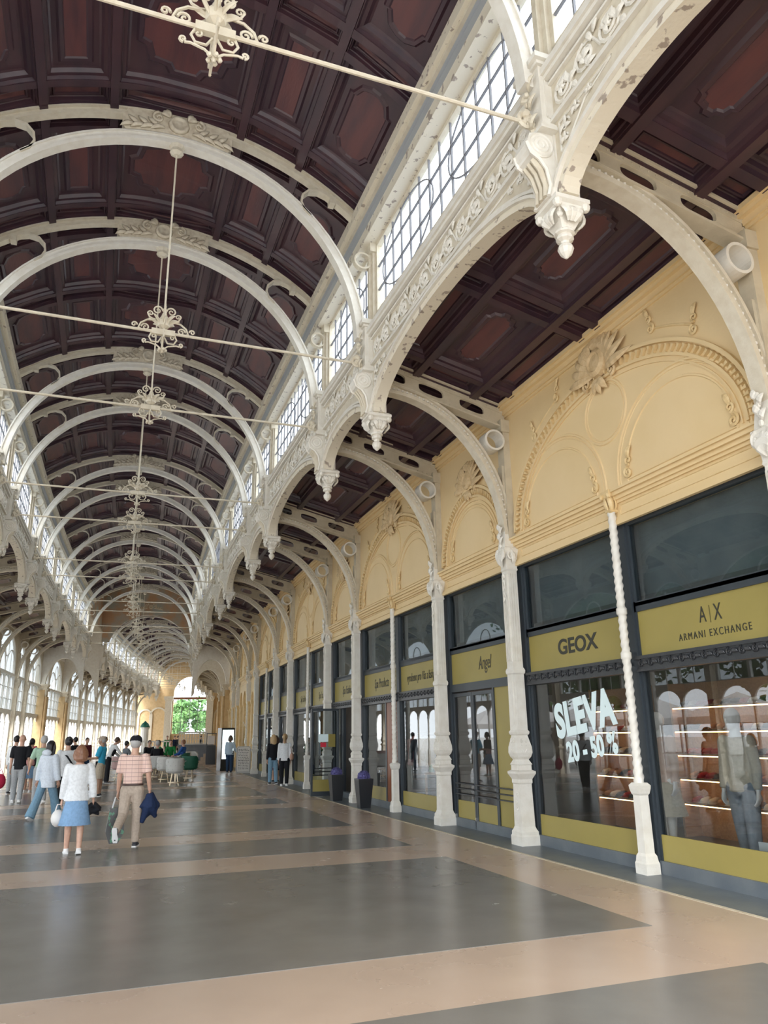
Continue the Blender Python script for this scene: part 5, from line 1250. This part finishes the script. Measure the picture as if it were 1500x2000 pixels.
sb = thing('red_bag', frame(23.2, Xat(4, 23.2)) @ Matrix.Translation((0, 0, .45)), 'dark red bag held beside the black polo shirt', 'bag'); MB().ball((0, 0, .1), .16, 10, 7, .9, .6, 1.2).build('pouch', 'red_cloth', sb, None, True); MB().tube([(-.07, 0, .25), (0, 0, .42), (.07, 0, .25)], .012, 6).build('handle', 'red_cloth', sb)
# people further down the hall
mob = [(28, 27.0, 1.70, 'white_cloth', 'grey_cloth', 'dark-haired person in white behind the black polo shirt', 'hair_black'), (145, 33, 1.64, 'black_cloth', 'dark_jeans', 'dark-clothed person past the turquoise polo shirt', 'hair_black'), (168, 35.5, 1.62, 'maroon', 'dark_jeans', 'person in maroon among the strollers', 'hair_brown'), (203, 37.5, 1.66, 'mid_grey', 'black_cloth', 'person in grey behind the bending waiter', 'hair_black'), (60, 33.5, 1.62, 'red_cloth', 'dark_jeans', 'person in red among the strollers', 'hair_brown')]
for k, (u, s, H, t, b, lb, hm) in enumerate(mob): person(lb, Xat(u, s), s, (20, -60, 150, 80, 200)[k], H, t, b, hairm=hm, fine=.02, eyes=k in (2, 4))
for k, (u, s, t, lb) in enumerate(((326, 68, 'green_cloth', 'person in a bright green top near the end window'), (341, 72, 'navy', 'person in navy standing before the end window'), (347, 73, 'black_cloth', 'person in black standing before the end window'), (392, 78, 'black_cloth', 'lone person by the far yellow wall'))):
    person(lb, Xat(u, s), s, 170-40*k, 1.7, t, 'black_cloth', fine=.03)

# ================================================================== CAFE
mat('velvet_grey', (.60, .60, .58), .7, bump=.2, bscale=50, world=False); mat('velvet_green', (.01, .10, .06), .6, bump=.2, bscale=50, world=False); mat('velvet_pink', (.60, .40, .38), .7); mat('marble', (.72, .72, .70), .2, col2=(.5, .5, .5), scale=6)
def armchair(m, label, group):
    r = thing('tufted_armchair', Matrix.Identity(4), label, 'chair', group)
    mb = MB(); n, q = 28, 10; vs = []; fs = []
    for k in range(n+1):
        a = radians(-200+220*k/n); d = abs(k/n-.5)*2
        top = .90-.16*max(0, d-.55)/.45
        for j in range(q+1):
            z = .44+(top-.44)*j/q; tuft = .012*abs(sin(k*pi*5/n*1.0+(j//2 % 2)*pi/2)*sin(j*pi/2.5)); ro = .285+.03*j/q+tuft
            vs.append((ro*cos(a), ro*sin(a), z))
        for j in range(q+1):
            z = .44+(top-.44)*(q-j)/q; vs.append((.225*cos(a), .225*sin(a), z))
    m2 = 2*(q+1)
    for k in range(n):
        for j in range(m2): fs.append((k*m2+j, (k+1)*m2+j, (k+1)*m2+(j+1) % m2, k*m2+(j+1) % m2))
    fs += [tuple(range(m2)), tuple(n*m2+j for j in range(m2-1, -1, -1))]
    mb.add(vs, fs); back = mb.build('backrest', m, r, None, True)
    bt = MB().ball((0, 0, 0), .014, 6, 4).mesh('button', m)
    for j in range(3):
        for k in range(6): a = radians(-170+32*k+(16 if j % 2 else 0)); link('button', bt, back, Matrix.Translation(((.312+.01*j)*cos(a), (.312+.01*j)*sin(a), .54+.12*j)))
    MB().lathe([(.20, .40), (.25, .42), (.25, .49), (.22, .52), (.02, .53)], n=18).build('seat', m, r, None, True)
    for a in (45, 135, 225, 315): MB().tube([(.10*cos(radians(a)), .10*sin(radians(a)), .41), (.20*cos(radians(a)), .20*sin(radians(a)), .0)], .014, 6).build('leg', 'gold', r)
    MB().lathe([(.205, .10), (.215, .10), (.215, .12), (.205, .12)], n=20).build('foot_ring', 'gold', r)
    return seal(r)
def table(label, group, m='marble'):
    r = thing('cafe_table', Matrix.Identity(4), label, 'table', group)
    MB().lathe([(.36, .73), (.38, .74), (.38, .755), (.36, .76)], n=24).build('tabletop', m, r); MB().lathe([(.03, .03), (.03, .72), (.10, .73)], n=10).build('stem', 'gold', r); MB().lathe([(.24, 0), (.24, .015), (.04, .035)], n=18).build('foot', 'gold', r)
    return seal(r)
cg_ = armchair('velvet_grey', 'pale grey tufted armchair on gold legs', 'grey tufted armchairs'); ct = table('round marble cafe table with gold stem', 'cafe tables'); cgr = armchair('velvet_green', 'dark green tufted armchair on gold legs', 'green tufted armchairs'); cp_ = armchair('velvet_pink', 'dusty pink tufted armchair', 'pink armchairs')
def put(proto, u, s, rot, label=None, group=None):
    o = place(proto, frame(s, Xat(u, s)) @ RZ(radians(rot)))
    if label: o['label'] = label; o.pop('group', None)
    return o
put(cg_, 343, 28.6, 0, 'pale grey tufted armchair turned away, in front of the green armchair'); put(cg_, 307, 33.0, 10, 'pale grey tufted armchair under a dark-suited sitter'); put(cg_, 324, 30.9, 0, 'pale grey tufted armchair beside the cafe table, between its two neighbours')
put(cgr, 372, 31.3, -15, 'dark green tufted armchair on gold legs beside pale grey armchairs')
put(ct, 345, 30.4, 0, 'round cafe table between the grey and green armchairs'); put(ct, 338, 36.5, 0, 'round cafe table with seated guests in blue and green'); put(ct, 296, 35.3, 0, 'round cafe table by the dark-suited sitter'); put(ct, 215, 32.3, 0, 'round cafe table the waiter bends over')
put(cp_, 289, 37.6, 0, 'dusty pink armchair past the dark-suited sitter'); put(cp_, 235, 33.4, 0, 'dusty pink armchair beside the bending waiter')
for k, (u, s) in enumerate(((360, 39.5), (375, 41), (262, 41), (310, 43), (335, 45))): put(cg_, u, s, (20, 200, 0, 90, 160)[k])['group'] = 'grey armchairs at the far tables'
for o in COL.objects:
    if o.get('group') == 'grey armchairs at the far tables': o['label'] = 'pale grey armchair among the far cafe tables'
sitters = [(307, 33.15, 0, 'mid_grey', 'hair_grey', 'grey-haired person in a dark suit seated on a pale grey armchair', 'black_cloth'), (246, 35.0, 60, 'mid_grey', 'hair_black', 'dark-haired person in grey seated near the waiter', None), (291, 38.4, 170, 'black_cloth', 'hair_black', 'person in black seated at the pink armchair table', None), (309, 38.0, 60, 'green_cloth', 'hair_black', 'person in dark green seated at a cafe table', None), (358, 37.6, -70, 'royal_blue', 'hair_auburn', 'red-haired person in royal blue seated at a cafe table', None), (333, 40, 180, 'green_cloth', 'hair_brown', 'person in green seated at the far tables', None), (305, 42, 180, 'white_cloth', 'hair_blond', 'fair-haired person in white seated at the far tables', None)]
for k, (u, s, fc, t, hm, lb, t2) in enumerate(sitters):
    person(lb, Xat(u, s), s, fc, 1.66, t2 or t, 'black_cloth', hairm=hm, sit=True, armL=(.5, .15, .7), armR=(.5, .15, .7), fine=.018, eyes=fc > 90, seat=.53)
    if k not in (0,):
        o = put((cp_, cgr, cg_)[k % 3], u, s, -fc, '%s armchair under the seated %s' % (('dusty pink', 'dark green', 'pale grey')[k % 3], lb.replace(' seated', '')))
        o['label'] = ' '.join(o['label'].split()[:15])
# ================================================================== THINGS STANDING IN THE HALL
mat('planter_black', (.02, .022, .026), .35); mat('heather', (.10, .09, .26), .8, col2=(.16, .15, .36), scale=60, bump=1.0, bscale=80); mat('soil', (.03, .02, .015), .9)
mat('cooler_black', (.012, .014, .018), .3); mat('cooler_light', (.75, .85, .88), .5, emit=(.8, .95, 1), estr=1.6); mat('board_white', (.80, .80, .79), .6); mat('ink', (.10, .11, .13), .6)
mat('grey_base', (.16, .17, .19), .6, col2=(.20, .21, .23), scale=3); mat('step_stone', (.50, .38, .28), .6, col2=(.44, .33, .24), scale=4); mat('lattice', (.62, .60, .56), .5); mat('dome_green', (.02, .16, .11), .4)
def planter(X, s, label):
    r = thing('planter', frame(s, X), label, 'planter')
    MB().lathe([(.12, 0), (.175, .60), (.175, .63), (.16, .63), (.15, .58)], sq=True).build('pot', 'planter_black', r); MB().box(-.15, .15, -.15, .15, .55, .58).build('soil', 'soil', r)
    rnd = random.Random(int(s*10)); mb = MB(); mb.ball((0, 0, .66), .13, 14, 9)
    for k in range(420):
        v = Vector((rnd.gauss(0, 1), rnd.gauss(0, 1), rnd.gauss(0, 1))).normalized(); c = Vector((0, 0, .66))+v*.13; t = v.orthogonal().normalized()*.012
        mb.add([c-t, c+v.cross(t)*1, c+t, c+v*.028], [(0, 1, 3), (1, 2, 3), (2, 0, 3)])
    tag(mb.build('flower_ball', 'heather', r), kind='stuff')
planter(5.86, 17.46, 'tall black planter with violet flower ball by the brown wooden panel'); planter(5.84, 19.70, 'tall black planter with violet flower ball beside the open glass door')
# drinks cooler
fr = thing('drinks_cooler', frame(39.4, 5.30) @ RZ(radians(12)), 'black upright drinks cooler with lit glass front', 'cooler')
mb = MB(); mb.box(-.33, .33, -.02, .60, .0, 2.0); mb.build('cabinet', 'cooler_black', fr)
mb = MB(); bars_ = [(-.33, -.28, .1, 1.98), (.28, .33, .1, 1.98), (-.28, .28, 1.90, 1.98), (-.28, .28, .1, .55)]
for a, b, c, d in bars_: mb.box(a, b, -.07, -.025, c, d)
dr = mb.build('door', 'cooler_black', fr); MB().box(-.28, .28, -.045, -.035, .55, 1.90).build('lit_pane', 'cooler_light', dr); MB().tube([(.29, -.09, .9), (.29, -.09, 1.4)], .012, 6).build('handle', 'steel', dr)
for z in (.8, 1.1, 1.4, 1.65): MB().box(-.27, .27, -.052, -.046, z, z+.015).build('shelf', 'steel', fr)
# menu board
sg = thing('menu_board', frame(36.4, 5.76) @ RZ(radians(6)), 'white free-standing menu board with rows of small print', 'signboard')
MB().prism([(-.33, .0), (.33, .0), (.33, 1.08), (.27, 1.16), (-.27, 1.16), (-.33, 1.08)], -.02, .02, 'xz').build('board', 'board_white', sg)
mb = MB(); mb.tube([(-.30, -.025, .05), (.30, -.025, .05), (.30, -.025, 1.07), (.25, -.025, 1.13), (-.25, -.025, 1.13), (-.30, -.025, 1.07), (-.30, -.025, .05)], .010, 4); mb.build('border', 'ink', sg)
mb = MB(); rnd = random.Random(9)
for k in range(13):
    z = 1.02-.07*k; x = -.24
    while x < .2: w_ = rnd.uniform(.03, .12); mb.box(x, min(.24, x+w_), -.023, -.0205, z, z+.022); x += w_+.025
tag(mb.build('small_print', 'ink', sg), kind='stuff')
# stage with lattice balustrade and steps
st_ = thing('stage', frame(50.9, Xat(384, 50.9)), 'grey raised platform with pale lattice balustrade and stone steps', 'platform')
MB().box(-1.1, .95, -.5, 1.6, 0, 1.05).box(-1.15, 1.0, -.55, 1.65, 1.05, 1.14).build('base', 'grey_base', st_)
for k in range(5): MB().box(.28+.17*k-.2, 1.25, -1.5+.18*k, -.5, .2*k, .2*(k+1)).build('step', 'step_stone', st_)
mb = MB()
mb.box(-1.1, .60, -.5, -.45, 1.82, 1.90); mb.box(-1.1, .60, -.5, -.45, 1.14, 1.20)
for k in range(12):
    x = -1.1+1.7*k/11
    mb.box(x-.02, x+.02, -.5, -.46, 1.2, 1.82)
    if k < 11:
        for z in (1.34, 1.66): mb.tube([(x+.077+.07*cos(a), -.48, z+.12*sin(a)) for a in [q*pi/5 for q in range(10)]], .014, 4, closed=True)
mb.build('balustrade', 'lattice', st_)
rails = thing('balustrade', frame(62, Xat(300, 62)), 'white low baluster railing across the hall', 'railing')
MB().box(-1.6, 1.2, -.05, .05, 1.25, 1.35).box(-1.6, 1.2, -.05, .05, .0, .55).build('rail', 'white_frame', rails)
bm_ = MB().lathe([(.03, .55), (.05, .7), (.03, .9), (.05, 1.1), (.03, 1.25)], n=6).mesh('baluster', 'white_frame')
for k in range(13): link('baluster', bm_, rails, Matrix.Translation((-1.5+.22*k, 0, 0)))
kk = thing('kiosk', frame(92, Xat(281, 92)), 'white round kiosk with a dark green domed roof', 'kiosk')
MB().lathe([(.42, 0), (.42, 2.5), (.50, 2.55), (.50, 2.7)], n=12).build('body', 'white_frame', kk); MB().lathe([(.54, 2.7), (.50, 2.85), (.36, 3.1), (.16, 3.25), (.03, 3.4)], n=14).build('dome', 'dome_green', kk, None, True)
lg = thing('display_case', frame(48.9, Xat(412, 48.9)), 'small lit glass display case on the platform steps', 'case')
MB().box(-.28, .28, -.2, .2, 0, 1.1).build('stand', 'cooler_black', lg)
mb = MB()
for x in (-.28, .25):
    for y_ in (-.2, .17): mb.box(x, x+.03, y_, y_+.03, 1.1, 1.75)
mb.box(-.3, .3, -.22, .22, 1.75, 1.8); mb.build('frame', 'cooler_black', lg); MB().box(-.2, .2, -.02, .02, 1.15, 1.65).build('poster', 'canvas', lg)
fp = thing('wall_flagpole', frame(38.0, 6.12), 'slim pale pole leaning out from the yellow wall', 'pole'); MB().tube([(0, 0, 1.75), (-.25, -.1, 2.25)], .015, 6).build('pole', 'white_frame', fp); MB().box(-.02, .1, -.05, .05, 1.6, 1.8).build('bracket', 'steel', fp)
ps = thing('wall_poster', frame(44.5, 6.18), 'tall white poster in a dark frame on the yellow wall', 'poster'); MB().box(-.04, .02, -.4, .4, 1.3, 3.4).build('frame', 'door_wood', ps); MB().box(-.05, -.041, -.34, .34, 1.36, 3.34).build('print', 'board_white', ps)

# ================================================================== INSIDE THE SHOPS
mat('mannequin', (.62, .58, .54), .4); mat('shoe_tan', (.42, .22, .11), .5); mat('shoe_red', (.35, .03, .03), .4); mat('shoe_cream', (.65, .58, .48), .5); mat('poster_red', (.5, .03, .04), .5)
def shelf_unit(s0, s1, X, label):
    r = thing('shoe_shelf', frame((s0+s1)/2, X), label, 'shelf'); h = (s1-s0)/2
    MB().box(.30, .34, -h, h, .05, 2.3).build('back_panel', 'shelf_wood', r)
    zs = [.55, .90, 1.25, 1.60, 1.95]
    for z in zs:
        b = MB().box(0, .30, -h, h, z-.03, z).build('shelf_board', 'shelf_wood', r); MB().box(.01, .03, -h+.03, h-.03, z-.045, z-.03).build('light_strip', 'warm_lamp', b)
    for sg in (-1, 1): MB().box(0, .34, sg*h-.02, sg*h+.02, .05, 2.3).build('side_panel', 'shelf_wood', r)
    return zs, h
sm_ = MB(); sm_.tube([(0, -.13, .05), (0, -.08, .045), (0, .0, .04), (0, .08, .03), (0, .13, .025)], [.03, .042, .038, .038, .018], 8, flat=1, up=(0, 0, 1)); sm_.box(-.035, .035, -.15, .14, 0, .015); sm_.box(-.03, .03, -.15, -.08, 0, .04)
SHOE = {m: sm_.mesh('display_shoe', m, True) for m in ('shoe_tan', 'shoe_red', 'shoe_cream', 'shoe_dark')}
for (s0, s1, X, nm) in ((10.45, 11.7, 8.2, 'GEOX'), (8.0, 10.0, 8.5, 'A|X')):
    zs, h = shelf_unit(s0, s1, X, 'lit wooden shelf of shoes seen through the %s window' % nm); rnd = random.Random(int(s0*7))
    for zi, z in enumerate(zs):
        n = int(2*h/.17)
        for k in range(n):
            m = rnd.choice(list(SHOE)); cn = {'shoe_tan': 'tan', 'shoe_red': 'red', 'shoe_cream': 'cream', 'shoe_dark': 'black'}[m]
            tag(link('display_shoe', SHOE[m], None, frame((s0+s1)/2, X) @ Matrix.Translation((.15, -h+.12+.17*k, z)) @ RZ(pi/2+.3)), '%s shoe on the lit shelf seen through the %s window' % (cn, nm), 'shoe', '%s shoes seen through the %s window' % (cn, nm))
def mannequin(X, s, face, top, bottom, legs, label, female=True):
    r, a, b, h, _ = person(label, X, s, face, 1.78, top, bottom, 'long', legs, 'bald', skin='mannequin', shoes='shoe_dark', fine=.014, female=female, legL=(.08, .02), legR=(-.08, .05))
    r.name = 'mannequin'; r['category'] = 'mannequin'; r.location.z += .05
mannequin(6.95, 7.15, -100, 'beige_cloth', 'mid_grey', 'trousers', 'mannequin in a beige jacket and grey trousers behind the A|X window')
mannequin(7.0, 6.45, -80, 'sky_white', 'grey_cloth', 'trousers', 'mannequin in pale clothes behind the A|X window')
mannequin(7.2, 8.75, -95, 'leather_tan', 'beige_cloth', 'skirt', 'mannequin in a long beige skirt behind the SLEVA window')
pp = thing('sale_card', frame(6.6, 6.70), 'white and red card propped low in the A|X window', 'card'); MB().box(-.01, .01, -.17, .17, .05, .45).build('card', 'board_white', pp); MB().box(-.016, -.011, -.12, .12, .15, .33).build('red_print', 'poster_red', pp)
def rail(X, s, L, cols, label):
    r = thing('clothes_rail', frame(s, X), label, 'rail'); MB().tube([(0, -L/2, 1.6), (0, L/2, 1.6)], .015, 6).build('bar', 'steel', r)
    for sg in (-1, 1): MB().tube([(0, sg*L/2, 0.05), (0, sg*L/2, 1.6)], .015, 6).build('upright', 'steel', r)
    for k, c in enumerate(cols):
        y_ = -L/2+L*(k+.5)/len(cols); g_ = MB(); g_.tube([(0, 0, 1.55), (0, 0, 1.45), (0, 0, 1.1), (0, 0, .85)], [.04, .19, .17, .19], 10, flat=.3, up=(0, 1, 0))
        for sg in (-1, 1): g_.tube([(sg*.17, 0, 1.44), (sg*.24, 0, 1.2), (sg*.25, 0, 1.0)], [.05, .05, .04], 7)
        o = vox(g_.build('garment', c, None, frame(s, X) @ Matrix.Translation((0, y_, 0))), .02, 2)
        nm = {'mint': 'mint green', 'sky_white': 'pale blue', 'pink': 'pink', 'beige_cloth': 'beige', 'white_cloth': 'white', 'mid_grey': 'grey', 'navy': 'navy', 'red_cloth': 'red'}[c]
        tag(o, '%s garment hanging on the rail %s' % (nm, label.split(' rail ')[1]), 'garment', '%s garments on the rail %s' % (nm, label.split(' rail ')[1]))
rail(7.4, 14.9, 1.8, ['mint', 'sky_white', 'white_cloth', 'pink'], 'steel clothes rail in the lit display beside the Angel door')
rail(7.4, 17.6, 1.5, ['beige_cloth', 'white_cloth', 'mid_grey', 'pink'], 'steel clothes rail behind the Spa Products window')
rail(7.4, 23.0, 1.6, ['navy', 'white_cloth', 'red_cloth', 'mid_grey'], 'steel clothes rail past the open glass door')
tb = thing('display_table', frame(15.0, 6.85), 'low table of folded linen in the lit clothes display', 'table'); MB().box(-.25, .25, -.6, .6, .78, .82).build('tabletop', 'shelf_wood', tb)
for sx in (-1, 1):
    for sy in (-1, 1): MB().box(sx*.22-.02, sx*.22+.02, sy*.56-.02, sy*.56+.02, .05, .78).build('leg', 'shelf_wood', tb)
for k, c in enumerate(('white_cloth', 'sky_white', 'pink', 'mint')):
    nm = ('white', 'pale blue', 'pink', 'mint green')[k]; tag(MB().box(-.15, .15, -.11, .11, 0, .10).box(-.14, .14, -.10, .10, .10, .15).build('linen_stack', c, None, frame(15.0, 6.85) @ Matrix.Translation((0, -.45+.3*k, .82))), 'stack of folded %s linen on the low display table' % nm, 'linen')
